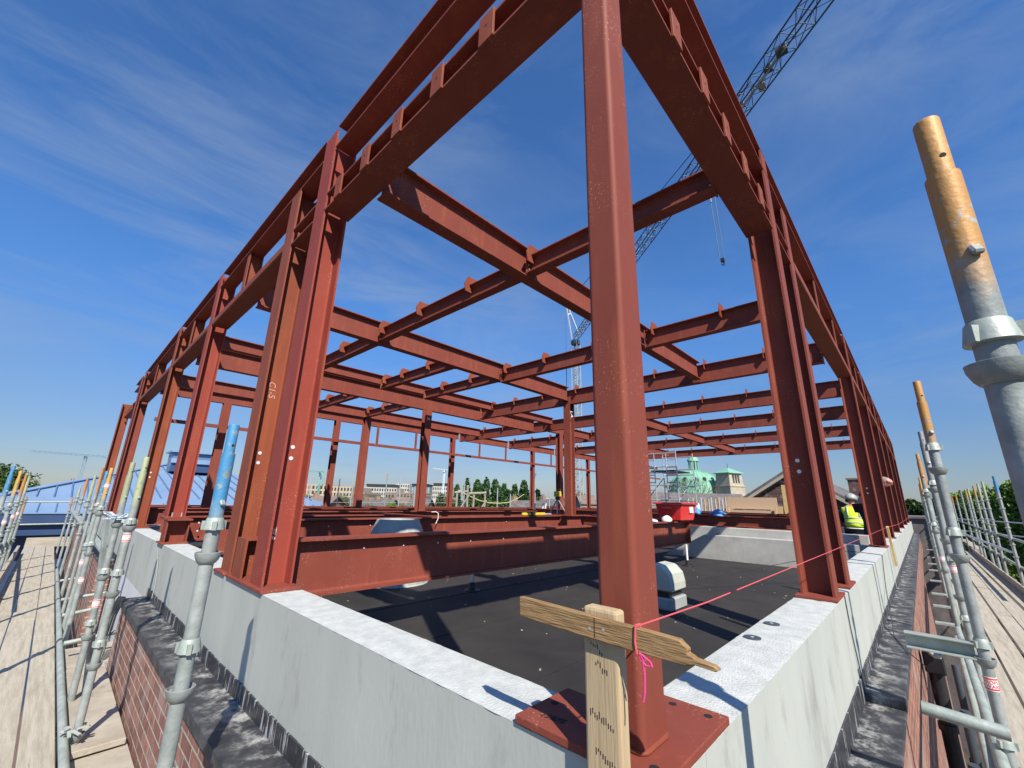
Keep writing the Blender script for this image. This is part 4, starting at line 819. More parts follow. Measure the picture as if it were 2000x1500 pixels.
# left boards
rb = random.Random(21)
def board(x0, x1, y0, y1, z, m_, lab, grp, th=0.06):
    q_ = rb.uniform(-0.006, 0.006); x0 += q_; x1 += q_; z += rb.uniform(-0.008, 0.004)
    mb = MB(); nx = 1
    a = [rb.uniform(-0.008, 0.008) for _ in range(4)]
    mb.add([(x0, y0, z-th), (x1, y0, z-th), (x1, y1, z-th), (x0, y1, z-th), (x0, y0, z+a[0]), (x1, y0, z+a[1]), (x1, y1, z+a[2]), (x0, y1, z+a[3])],
           [(3, 2, 1, 0), (4, 5, 6, 7), (0, 1, 5, 4), (1, 2, 6, 5), (2, 3, 7, 6), (3, 0, 4, 7)])
    return tag(mb.build('scaffold_board', m_, bevel=0.006), lab, 'board', grp)
GB = 'weathered boards of the left walkway'; rows = [('inner', -1.185, -0.915), ('second', -1.545, -1.20), ('third', -1.90, -1.56)]
for rn, x0, x1 in rows:
    sh = {'inner': 0, 'second': 1.6, 'third': -1.4}[rn]; ys = [-3.0, 5.3+sh, 11.7+sh, 18.1+sh, 24.5+sh, 31.0]
    for k in range(5):
        if ys[k+1] > ys[k]+0.3: board(x0, x1-0.0, ys[k], min(ys[k+1], 31.2)-0.02, PZ, 'board_y', '%s board, %s one from the front, of the left walkway' % (rn, ordn[k]), GB)
board(-0.80, -0.36, 6.2, 9.3, PZ-0.02, 'wood', 'wide board end with split edge between the poles and the left brick wall', 'packing boards by the left wall')
board(-0.84, -0.33, 4.2, 6.9, PZ-0.1, 'wood', 'lower worn board under the split one by the left brick wall', 'packing boards by the left wall')
board(-0.80, -0.10, 9.45, 10.6, PZ-0.03, 'wood', 'pale board in the recess beyond the end of the left brick wall', 'packing boards by the left wall')
tag(box(-1.92, -0.4, 31.25, 31.6, PZ-0.1, PZ+0.33).build('scaffold_board', 'board_x'), 'board on edge closing the far end of the left walkway', 'board', GB)
for k, (y0, y1) in enumerate(((13.0, 16.2), (16.25, 21.0), (21.1, 27))):
    tag(box(-2.06, -1.98, y0, y1, PZ, PZ+0.36).build('toe_board', 'wood'), '%s toe board of the left walkway' % ['nearest', 'second', 'farthest'][k], 'board', 'toe boards of the left walkway')
# right scaffold
standard(0.33, -0.97, 2.19, -2.6, 'ochre', 'huge close scaffold pole with ochre head at the right picture edge', GST['Ri'], [1.285, 0.5, -0.3, -1.1], [1.40, 0.62], sp=0.23, r=0.044)
standard(4.2, -0.91, 2.12, -2.6, 'ochre', 'second scaffold pole on the right with an ochre head and red lettered tape', GST['Ri'], [1.256, 0.487, -0.33, -1.1], [1.47, 0.70, -0.2, -0.91], tape=(-0.50,), sp=0.21, r=0.038, text=('PROPS', 'EEWARD'))
standard(7.9, -0.926, 2.10, -2.6, None, 'third scaffold pole on the right, plain grey head', GST['Ri'], [1.2, 0.45, -0.33], [1.3, 0.2, -0.6], tape=(0.05,), r=0.04)
standard(11.7, -0.87, 2.10, -2.6, 'ochre', 'fourth scaffold pole on the right, small ochre head', GST['Ri'], [1.2, 0.45, -0.33], [1.3, 0.6], tape=(-0.1,), r=0.04)
standard(14.5, -0.93, 2.06, -2.6, 'orange', 'fifth scaffold pole on the right with orange head', GST['Ri'], [1.2, 0.45, -0.33], [1.3, 0.6], detail=False, r=0.04)
standard(19.5, -0.86, 2.0, -2.6, 'yellow', 'sixth scaffold pole on the right', GST['Ri'], [1.2, 0.45, -0.33], [1.3], detail=False, r=0.04)
standard(25.0, -0.85, 2.0, -2.6, 'orange', 'seventh scaffold pole on the right', GST['Ri'], [1.2, 0.45, -0.33], [1.3], detail=False, r=0.04)
standard(31.0, -0.86, 2.0, -2.6, None, 'eighth scaffold pole on the right', GST['Ri'], [1.2, 0.45, -0.33], [1.3], detail=False, r=0.04)
for i, (x, k) in enumerate(((21.6, 'blue'), (25.7, 'pale'), (27.8, 'pale'), (30.1, 'ochre'), (33.7, 'pale'), (35.6, 'ochre'), (39.8, None), (45.9, 'ochre'), (52.1, 'orange'))):
    standard(x, -2.82, 2.12, -2.4, k, ('blue topped outer pole on the right before the bushes' if i == 0 else '%s outer scaffold pole on the right, counted away from the blue topped one' % ordn[i]), GST['Ro'], [1.35, 0.55, -0.2], [1.0, 0.35, -0.6], detail=False, r=0.05)
tubeobj((19.0, -2.9, -0.02), (60, -2.9, 0.08), 'upper guard tube along the right outer poles', r=0.045)
tubeobj((19.0, -2.9, -0.95), (60, -2.9, -0.85), 'lower guard tube along the right outer poles', r=0.045)
tubeobj((40, -9, 0.05), (56, -2.9, 0.2), 'upper guard tube returning behind the right outer poles', r=0.05, m_='alu')
tubeobj((40, -9, -0.9), (56, -2.9, -0.8), 'lower guard tube returning behind the right outer poles', r=0.05, m_='alu')
tubeobj((20.0, -2.6, -0.35), (52, -0.9, 0.1), 'cross guard tube at the far end of the right walkway', r=0.04, m_='alu')
GR = 'weathered boards of the right walkway'
for rn, y0, y1, xs in (('first', -1.30, -0.98, (3.0, 9.2, 15.0, 21.5, 28, 36)), ('second', -1.665, -1.335, (2.2, 7.6, 13.6, 19.5, 26.5, 34)), ('third', -2.0, -1.71, (4.0, 10.5, 16.5, 23, 31, 38)), ('fourth', -2.34, -2.015, (5.0, 11.5, 17.7, 25, 33, 40)), ('fifth', -2.74, -2.41, (8.0, 14, 20, 28, 36, 42))):
    for k in range(5): board(xs[k], xs[k+1]-0.03, y0, y1, PZ, 'board_x', '%s row board of the right walkway, %s one from the front' % (rn, ordn[k]), GR)
tag(box(9.0, 42, -2.80, -2.75, PZ-0.05, PZ+0.26).build('toe_board', 'wood'), 'long toe board along the right walkway', 'board')
tag(box(42.2, 56, -3.3, -2.9, PZ-0.05, PZ+0.2).build('toe_board', 'wood'), 'far pale board beyond the right walkway', 'board')
# brackets in the gap
t = thing('steel_channel', 'large pale steel channel reaching from the second right pole over the ledge', 'bracket', (4.2, -0.65, -0.33))
MB().extrude([(0, 0), (0.10, 0), (0.10, 0.012), (0.012, 0.012), (0.012, 0.118), (0.10, 0.118), (0.10, 0.13), (0, 0.13)], -0.86, -0.42, lambda u, v, w_: (4.24-u, w_, -0.335+v)).build('channel', 'galv2', t, bevel=0.002)
for k, (x, z) in enumerate(((13.3, -1.62), (15.8, -1.62), (18.2, -1.62), (21.5, -1.6), (25.4, -1.6), (28.5, -1.6), (32.5, -1.6), (39, -1.6))):
    tag(MB().box(x-0.09, x+0.09, -0.9, -0.52, z-0.05, z).build('transom', 'galv2', bevel=0.004), '%s short pale transom in the gap beside the right wall' % ordn[k], 'transom', 'short transoms beside the right wall')
tubeobj((2.95, -0.90, -0.47), (2.95, -0.5, -0.44), 'stub tube clamped low on the right by the brick wall', r=0.04)
tubeobj((2.2, -0.80, -2.2), (12.5, -0.82, -1.75), 'long ledger tube below the right walkway edge', r=0.045)
tubeobj((3.4, -0.86, -1.0), (9.5, -0.84, -1.05), 'ledger tube between the right inner poles', r=0.04)
tubeobj((3.6, -0.78, -1.6), (6.6, -0.6, -3.0), 'diagonal brace low on the right', r=0.035)
for k, (x, y) in enumerate(((5.2, -0.68), (6.8, -0.7), (9.0, -0.7), (3.6, -0.72))):
    tubeobj((x, y, -1.5), (x+0.05, y, -6.5), '%s dark upright tube down in the right gap' % ordn[k], r=0.045, m_='crane', group='upright tubes down in the right gap')
t = thing('downpipe', 'black downpipe with hopper head against the right brick wall', 'downpipe', (9.4, -0.45, -6))
MB().extrude([(-0.20, 0), (0.20, 0), (0.26, 0.32), (-0.26, 0.32)], -0.58, -0.32, lambda u, v, w_: (9.4+u, w_, -1.75+v)).build('hopper', 'black', t, bevel=0.02)
MB().tube((9.4, -0.45, -6), (9.4, -0.45, -1.76), 0.10, 14).build('pipe', 'black', t, smooth=True)
for z in (-2.6, -4.0): MB().lathe((9.4, -0.45, z), [(0.125, 0), (0.125, 0.1)], 14).build('collar', 'black', t)
tag(MB().bar((9.3, -0.31, -1.30), (8.9, -0.52, -1.42), 0.10, 0.04).build('lead_spout', 'galv2'), 'small grey spout above the black hopper', 'spout')
tag(MB().box(3.55, 3.75, -0.292, -0.2865, -1.7, -1.45).build('paper_tag', 'osb'), 'yellow scrap stuck on the right brick wall', 'tag')
# lower stored scaffold: lift below on the right
# orange cable coil bag on left: black cables by end of left brick wall
t = MB()
for k in range(5): t.path([(-0.28-0.015*k, 9.47+0.03*k, -0.86), (-0.34-0.03*k, 9.5+0.02*k, -1.15), (-0.36-0.03*k, 9.5+0.03*k, -1.45), (-0.40-0.03*k, 9.4+0.02*k, -1.72)], 0.014, 6)
tag(t.build('black_cables', 'black', smooth=True), 'bundle of black cables hanging at the end of the left brick wall', 'cables')

# rear scaffold poles and rope
for i, (px, pt, dep, c_) in enumerate(((608, 933, 34, None), (643, 934, 36, 'ink'), (664, 935, 36, 'ink'), (690, 936, 36, 'pale'), (757, 925, 36, 'orange'), (784, 922, 38, None), (811, 950, 38, None), (908, 938, 40, None), (972, 953, 34, None), (997, 965, 34, None), (1045, 962, 36, None), (1073, 958, 36, None), (1133, 940, 38, None))):
    p = at(px, pt, dep); tag(MB().tube((p[0], p[1], -2), tuple(p), 0.045, 8).build('scaffold_pole', M['crane'] if c_ == 'ink' else (paint_mat(c_) if c_ else M['alu']), origin=tuple(p)), '%s rear scaffold pole from the left, standing behind the frame' % (ordn[i] if i < 12 else 'rightmost'), 'scaffold pole', GST['B'])
for k, (a, b) in enumerate((((640, 962), (880, 970)), ((600, 981), (890, 982)), ((960, 992), (1160, 993)))):
    tubeobj(tuple(at(*a, 37)), tuple(at(*b, 41 if k < 2 else 36)), '%s rear guard tube behind the frame' % ['upper left', 'lower left', 'right'][k], r=0.018, m_='galv', group='rear guard tubes')
rp_ = [(895, 957), (915, 968), (935, 977), (955, 982), (975, 983), (995, 981), (1012, 973), (1024, 965)]
tag(MB().path([tuple(at(a, b, 33)) for a, b in rp_], 0.03, 5).build('yellow_rope', 'rope'), 'slack yellow rope sagging before the poplars', 'rope')
t = thing('timber_gate_frame', 'rough pale timber frame of posts and braces before the poplars', 'timber frame', tuple(at(920, 992, 30)))
for a, b in (((891, 992), (893, 962)), ((912, 992), (914, 948)), ((924, 992), (926, 964)), ((946, 992), (948, 960)), ((900, 992), (918, 966)), ((941, 992), (950, 978))): MB().bar(at(*a, 30), at(*b, 30), 0.13, 0.1).build('timber', 'wood', t)
MB().bar(at(889, 961, 30), at(915, 959, 30), 0.13, 0.12).build('head_rail', 'wood', t); MB().bar(at(916, 963, 30), at(950, 962, 30), 0.13, 0.12).build('head_rail', 'wood', t)
for i, (px, w_) in enumerate(((1043, 4), (1059, 5), (1064, 4))):
    p = at(px, 999, 24); q = at(px+2, 983, 24); tag(MB().bar(p, q, 0.10, 0.06).build('bracket_leg', 'white'), '%s small white upright bracket on the far floor beams' % ordn[i], 'bracket', 'small white brackets on the far beams')

# ================================================================== PEOPLE
def skin_body(name, verts, edges, m_, root=0, sub=1):
    me = bpy.data.meshes.new(name); me.from_pydata([v[:3] for v in verts], edges, [])
    me.materials.append(M[m_])
    o = bpy.data.objects.new(name, me); col.objects.link(o); md = o.modifiers.new('skin', 'SKIN'); md.use_smooth_shade = True
    sl = me.skin_vertices[0].data
    for i, v in enumerate(verts):
        r = v[3]; sl[i].radius = (r if not isinstance(r, tuple) else r[0], r if not isinstance(r, tuple) else r[1]); sl[i].use_root = (i == root)
    o.modifiers.new('sub', 'SUBSURF').levels = sub; o.modifiers['sub'].render_levels = sub
    return o
def hand(verts, edges, wi, p, d, side, curl):
    """palm and five fingers from wrist vertex index wi at p, heading d, palm side vector"""
    d = Vector(d).normalized(); s_ = Vector(side).normalized(); n_ = Vector(curl).normalized()
    verts.append((*(Vector(p)+d*0.05), 0.026)); k = len(verts)-1; edges.append((wi, k))
    for j, (off, ln) in enumerate(((-0.03, 0.062), (-0.01, 0.07), (0.01, 0.066), (0.03, 0.052))):
        b0 = Vector(p)+d*0.085+s_*off; verts.append((*b0, 0.0105)); i0 = len(verts)-1; edges.append((k, i0))
        b1 = b0+d*ln*0.55+n_*0.012; verts.append((*b1, 0.009)); edges.append((i0, i0+1))
        b2 = b1+d*ln*0.4+n_*0.022; verts.append((*b2, 0.0075)); edges.append((i0+1, i0+2))
    b0 = Vector(p)+d*0.045-s_*0.04; verts.append((*b0, 0.011)); i0 = len(verts)-1; edges.append((k, i0)); verts.append((*(b0+d*0.035-s_*0.012+n_*0.012), 0.009)); edges.append((i0, i0+1))
def place(o, parent, mx_):
    o.parent = parent; o.matrix_local = mx_; return o
def head_mesh(name, m_, parent, mx_, kind='head'):
    bm = bmesh.new(); bmesh.ops.create_uvsphere(bm, u_segments=24, v_segments=18, radius=1)
    for v in bm.verts:
        x, y, z = v.co
        if kind == 'hair':
            v.co = Vector((x*0.079, y*0.085-0.035, max(z, -0.05-0.45*max(0, -y))*0.105+0.005))
    me = bpy.data.meshes.new(name); bm.to_mesh(me); bm.free(); me.materials.append(M[m_]); me.polygons.foreach_set('use_smooth', [True]*len(me.polygons))
    o = bpy.data.objects.new(name, me); col.objects.link(o); o.parent = parent; o.matrix_local = mx_; return o
# local frame: metres, person faces -Y; root empty at base
def person_root(label, loc, rz, group=None):
    o = bpy.data.objects.new('person', None); col.objects.link(o); o.location = Vector(loc)*S; o.rotation_euler = (0, 0, rz); ORG[o.name] = tuple(loc)
    return tag(o, label, 'person', group)
def add_head(V_, E_, neck, c, fwd):
    """skull vertices with nose, chin, ears; c centre of head, fwd facing"""
    c = Vector(c); f = Vector(fwd).normalized(); s_ = f.cross(Vector((0, 0, 1))).normalized(); u = s_.cross(f)
    def a(p, r, frm): V_.append((*p, r)); E_.append((frm, len(V_)-1)); return len(V_)-1
    k0 = a(c-u*0.05-f*0.01, (0.062, 0.072), neck); k1 = a(c+u*0.02-f*0.012, (0.074, 0.088), k0); k2 = a(c+u*0.075-f*0.01, (0.058, 0.068), k1)
    a(c-u*0.085+f*0.062, 0.022, k0); a(c-u*0.02+f*0.098, 0.013, k1)
    for sg in (-1, 1): a(c-u*0.01+s_*sg*0.082-f*0.01, 0.012, k1)
    return f, s_, u
def worker_one():
    P_ = person_root('person in yellow hi-vis vest and grey helmet sitting with their back to the camera', (18.95, 1.13, 0.03), R_(93))
    # facing local -Y -> world +X ; sits leaning forward
    V_ = [(0, 0, 0.10, (0.15, 0.12)), (0, -0.03, 0.26, (0.14, 0.105)), (0, -0.08, 0.42, (0.165, 0.115)), (0, -0.13, 0.535, (0.10, 0.08)), (0, -0.16, 0.60, 0.052)]
    E_ = [(0, 1), (1, 2), (2, 3), (3, 4)]
    add_head(V_, E_, 4, (0, -0.185, 0.70), (0, -1, -0.35))
    for sg in (-1, 1):
        b = len(V_); V_ += [(sg*0.17, -0.12, 0.50, 0.062), (sg*0.235, -0.20, 0.33, 0.046), (sg*0.20, -0.36, 0.20, 0.036), (sg*0.17, -0.50, 0.16, 0.027)]
        E_ += [(3, b), (b, b+1), (b+1, b+2), (b+2, b+3)]; hand(V_, E_, b+3, V_[b+3][:3], (-0.1*sg, -1, -0.2), (sg, 0, 0), (0, 0, -1))
        b = len(V_); V_ += [(sg*0.11, -0.12, 0.07, 0.085), (sg*0.17, -0.42, 0.10, 0.062), (sg*0.17, -0.46, -0.25, 0.045), (sg*0.17, -0.50, -0.36, 0.038), (sg*0.17, -0.64, -0.37, 0.032)]
        E_ += [(0, b), (b, b+1), (b+1, b+2), (b+2, b+3), (b+3, b+4)]
    o = skin_body('body', V_, E_, 'skin'); o.parent = P_
    # trousers
    T_ = [(0, 0, 0.08, (0.175, 0.14)), (0, -0.01, 0.17, (0.165, 0.13))]; TE = [(0, 1)]
    for sg in (-1, 1):
        b = len(T_); T_ += [(sg*0.11, -0.12, 0.07, 0.105), (sg*0.17, -0.42, 0.10, 0.082), (sg*0.17, -0.46, -0.28, 0.066)]; TE += [(0, b), (b, b+1), (b+1, b+2)]
    skin_body('trousers', T_, TE, 'dark').parent = P_
    for sg in (-1, 1):
        skin_body('boot', [(sg*0.17, -0.47, -0.30, 0.058), (sg*0.17, -0.49, -0.38, 0.055), (sg*0.17, -0.66, -0.39, 0.045)], [(0, 1), (1, 2)], 'black').parent = P_
    # sleeves black, vest yellow
    for sg in (-1, 1):
        skin_body('sleeve', [(sg*0.165, -0.12, 0.49, 0.078), (sg*0.24, -0.20, 0.33, 0.062), (sg*0.205, -0.35, 0.205, 0.05)], [(0, 1), (1, 2)], 'dark').parent = P_
    # vest as lofted rings following the leaning back
    vest = MB(); rings = [(0.125, -0.01, 0.185, 0.150), (0.20, -0.02, 0.180, 0.145), (0.30, -0.045, 0.178, 0.140), (0.40, -0.08, 0.195, 0.145), (0.47, -0.105, 0.215, 0.140), (0.53, -0.13, 0.195, 0.120), (0.575, -0.15, 0.125, 0.090), (0.595, -0.158, 0.075, 0.07)]
    n = 28
    def loft(mb, rg, grow=0.0):
        vs_ = []; fs = []
        for z, yc, rx, ry in rg:
            for i in range(n):
                t_ = 2*math.pi*i/n; wr = 0.004*math.sin(5*t_+z*40)
                vs_.append(((rx+grow+wr)*math.cos(t_), yc+(ry+grow+wr)*math.sin(t_), z))
        for k in range(len(rg)-1):
            for i in range(n): fs.append((k*n+i, k*n+(i+1) % n, (k+1)*n+(i+1) % n, (k+1)*n+i))
        mb.add([(a/S, b/S, c/S) for a, b, c in vs_], fs)
    def local(mb, name, m_):
        me = bpy.data.meshes.new(name); me.from_pydata((np.array(mb.v)*S).tolist(), [], mb.f); me.materials.append(M[m_]); me.polygons.foreach_set('use_smooth', [True]*len(me.polygons))
        o_ = bpy.data.objects.new(name, me); col.objects.link(o_); o_.parent = P_
        if name != 'vest_x': md = o_.modifiers.new('th', 'SOLIDIFY'); md.thickness = 0.006
        return o_
    loft(vest, rings); local(vest, 'vest', 'hiviz')
    def interp(z):
        for a, b in zip(rings, rings[1:]):
            if a[0] <= z <= b[0]: k = (z-a[0])/(b[0]-a[0]); return tuple(p+(q-p)*k for p, q in zip(a, b))
    for z0, z1 in ((0.205, 0.235), (0.30, 0.33)):
        bnd = MB(); loft(bnd, [interp(z0), interp((z0+z1)/2), interp(z1)], 0.006); local(bnd, 'reflective_band', 'reflect')
    for sg in (-1, 1):
        st_ = MB()
        pts = [interp(z) for z in (0.335, 0.38, 0.43, 0.48, 0.53, 0.565)]
        vs_ = []; 
        for (z, yc, rx, ry) in pts:
            for dx in (-0.016, 0.016):
                xx = sg*0.105+dx; yy = yc+(ry+0.010)*math.sqrt(max(0, 1-(xx/(rx+0.01))**2)); vs_.append((xx/S, yy/S, z/S))
        st_.add(vs_, [(2*i, 2*i+1, 2*i+3, 2*i+2) for i in range(len(pts)-1)]); local(st_, 'reflective_strap', 'reflect')
        cap_ = skin_body('vest_shoulder', [(sg*0.12, -0.125, 0.52, 0.08), (sg*0.205, -0.14, 0.455, 0.075)], [(0, 1)], 'hiviz'); cap_.parent = P_
    # belt line
    b_ = MB(); loft(b_, [(0.085, 0.0, 0.185, 0.155), (0.105, -0.004, 0.184, 0.153)], 0.0); local(b_, 'shirt_hem', 'white')
    # helmet
    hm = MB(); hm.lathe((0, 0, 0), [(0.112/S, -0.02/S), (0.112/S, 0.02/S), (0.108/S, 0.06/S), (0.09/S, 0.10/S), (0.055/S, 0.128/S), (0.015/S, 0.138/S)], 24)
    o_ = local(hm, 'helmet', 'helmet'); o_.location = (0, -0.19, 0.72); o_.rotation_euler = (0.28, 0, 0)
    bm_ = MB(); bm_.lathe((0, 0, 0), [(0.113/S, -0.05/S), (0.117/S, -0.045/S), (0.116/S, -0.015/S)], 24); o2 = local(bm_, 'helmet_band', 'dark'); o2.location = (0, -0.19, 0.72); o2.rotation_euler = (0.28, 0, 0)
    return P_
worker_one()
tag(box(18.65, 19.2, 0.85, 1.4, -0.695, -0.1).build('timber_block', 'wood'), 'timber block the hi-vis person sits on', 'block')
def worker_two():
    P_ = person_root('bareheaded person with short grey hair bending out between the far right columns', (17.75, 0.55, 0.08), R_(10))
    # stands on beams, bends forward (local -Y = world -Y)
    V_ = [(0, 0.10, 0.62, (0.14, 0.11)), (0, 0.02, 0.78, (0.13, 0.10)), (0, -0.10, 0.92, (0.155, 0.11)), (0, -0.20, 0.99, (0.10, 0.08)), (0, -0.27, 1.01, 0.055)]
    E_ = [(0, 1), (1, 2), (2, 3), (3, 4)]
    add_head(V_, E_, 4, (0, -0.375, 1.045), (0, -1, -0.9))
    for sg in (-1, 1):
        b = len(V_); V_ += [(sg*0.17, -0.12, 0.92, 0.062), (sg*0.24, 0.06, 0.72, 0.046), (sg*0.20, -0.02, 0.50, 0.036), (sg*0.18, -0.05, 0.40, 0.027)]
        E_ += [(3, b), (b, b+1), (b+1, b+2), (b+2, b+3)]; hand(V_, E_, b+3, V_[b+3][:3], (0, -0.3, -1), (sg, 0, 0), (0, -1, 0))
        b = len(V_); V_ += [(sg*0.10, 0.12, 0.56, 0.09), (sg*0.11, 0.06, 0.22, 0.062), (sg*0.11, 0.14, -0.14, 0.045), (sg*0.11, 0.16, -0.24, 0.035), (sg*0.11, 0.04, -0.25, 0.032)]
        E_ += [(0, b), (b, b+1), (b+1, b+2), (b+2, b+3), (b+3, b+4)]
    skin_body('body', V_, E_, 'skin').parent = P_
    skin_body('jacket', [(0, 0.08, 0.66, (0.16, 0.13)), (0, 0.02, 0.78, (0.155, 0.125)), (0, -0.10, 0.92, (0.175, 0.13)), (0, -0.19, 0.975, (0.12, 0.10))], [(0, 1), (1, 2), (2, 3)], 'dark').parent = P_
    for sg in (-1, 1):
        skin_body('sleeve', [(sg*0.16, -0.11, 0.91, 0.08), (sg*0.24, 0.06, 0.72, 0.062), (sg*0.20, -0.01, 0.52, 0.052)], [(0, 1), (1, 2)], 'dark').parent = P_
    skin_body('collar', [(-0.10, -0.19, 1.03, 0.028), (-0.05, -0.25, 0.965, 0.026), (0.0, -0.27, 0.935, 0.026), (0.05, -0.25, 0.965, 0.026), (0.10, -0.19, 1.03, 0.028)], [(0, 1), (1, 2), (2, 3), (3, 4)], 'hiviz').parent = P_
    T_ = [(0, 0.10, 0.60, (0.16, 0.13))]; TE = []
    for sg in (-1, 1):
        b = len(T_); T_ += [(sg*0.10, 0.11, 0.50, 0.105), (sg*0.11, 0.06, 0.22, 0.08), (sg*0.11, 0.13, -0.16, 0.066)]; TE += [(0, b), (b, b+1), (b+1, b+2)]
    skin_body('trousers', T_, TE, 'dark').parent = P_
    for sg in (-1, 1): skin_body('boot', [(sg*0.11, 0.14, -0.18, 0.058), (sg*0.11, 0.16, -0.25, 0.055), (sg*0.11, 0.0, -0.26, 0.045)], [(0, 1), (1, 2)], 'black').parent = P_
    head_mesh('hair', 'hair', P_, Matrix.Translation((0, -0.362, 1.068)) @ Matrix.Rotation(R_(-42), 4, 'X') @ Matrix.Rotation(math.pi, 4, 'Z'), 'hair')
    return P_
worker_two()
tag(box(17.45, 18.05, 0.4, 1.0, -0.695, -0.34).build('timber_block', 'wood'), 'timber block the bareheaded person stands on', 'block')

# ================================================================== BLUE ROOF BUILDING
t = thing('blue_roof_building', 'low building with pale blue standing seam roof at the end of the left walkway', 'building', (3, 44, -16))
MB().box(-16, 15, 36.2, 60, -16, -1.6).build('wall', 'bluedark', t)
e0, e1 = (-16, 34.9), (22, 34.9)
MB().box(-16, 15, 34.9, 36.19, -1.55, -0.95).build('fascia', 'bluedark', t); MB().box(-16, 15, 34.6, 34.89, -0.98, -0.42).build('gutter', 'bluedark', t, bevel=0.05)
MB().box(-16, 15, 34.55, 34.86, -0.415, -0.36).build('gutter_lip', 'bluemetal', t)
def roofq(pts, name, th=0.06, m_='bluemetal'):
    vs_ = [tuple(p) for p in pts]+[(p[0], p[1], p[2]-th) for p in pts]; n = len(pts)
    MB().add(vs_, [tuple(range(n)), tuple(range(2*n-1, n-1, -1))]+[(i, n+i, n+(i+1) % n, (i+1) % n) for i in range(n)]).build(name, m_, t)
roofq([(-16, 34.9, -0.36), (15, 34.9, -0.36), (15, 37.4, 0.14), (-16, 37.4, 0.14)], 'lower_roof')
for x in np.arange(-15.6, 15, 0.72): MB().bar((x, 34.95, -0.335), (x, 37.2, 0.125), 0.05, 0.09).build('seam', 'blueseam', t)
MB().box(-16, 15, 37.42, 37.98, 0.0, 0.40).build('ridge_strip', 'bluemetal', t)
# main slope: hip line rises from left to right
A_ = (-3.6, 38.0, 0.45); B_ = (6.3, 55.0, 3.75); C_ = (9.6, 55.0, 3.75); D_ = (14.6, 38.0, 0.45)
roofq([A_, D_, C_, B_], 'main_roof')
for x in np.arange(-2.9, 14.3, 0.74):
    if x < 6.3: k = (x-A_[0])/(B_[0]-A_[0])
    elif x < 9.6: k = 1
    else: k = (D_[0]-x)/(D_[0]-C_[0])
    k = max(0.02, min(1, k)); MB().bar((x, 38.0, 0.49), (x, 38+17*k, 0.49+3.3*k), 0.07, 0.1).build('seam', 'blueseam', t)
MB().bar((-3.6, 38, 0.52), (6.3, 55, 3.82), 0.5, 0.08).build('hip_cap', 'bluemetal', t); MB().bar((6.3, 55, 3.82), (9.6, 55, 3.82), 0.5, 0.1).build('ridge_cap', 'bluemetal', t)
roofq([(-3.62, 38.02, 0.44), (6.28, 55.02, 3.73), (-3.62, 72, 0.44)], 'side_roof')
t2 = thing('roof_vent_box', 'dark blue louvred box vent sitting on the blue roof', 'roof vent', (7.5, 50, 2.5))
MB().extrude([(0, 0), (1.2, 0), (1.7, 1.2), (1.7, 1.75), (-0.7, 1.75), (-0.7, 0.9)], 5.3, 9.3, lambda u, v, w_: (w_, 49+u, 2.7+v)).build('housing', 'blueseam', t2, bevel=0.05)
MB().box(5.35, 9.25, 48.2, 48.95, 2.75, 3.55).build('recess', 'bluedark', t2)
MB().extrude([(-1.0, 0.8), (-0.75, 0.8), (-0.75, 1.2), (-1.0, 1.2)], 5.2, 9.4, lambda u, v, w_: (w_, 49+u, 2.7+v)).build('louvre', 'bluemetal', t2); MB().box(5.1, 9.5, 48.0, 51.2, 4.46, 4.6).build('lid', 'bluemetal', t2)

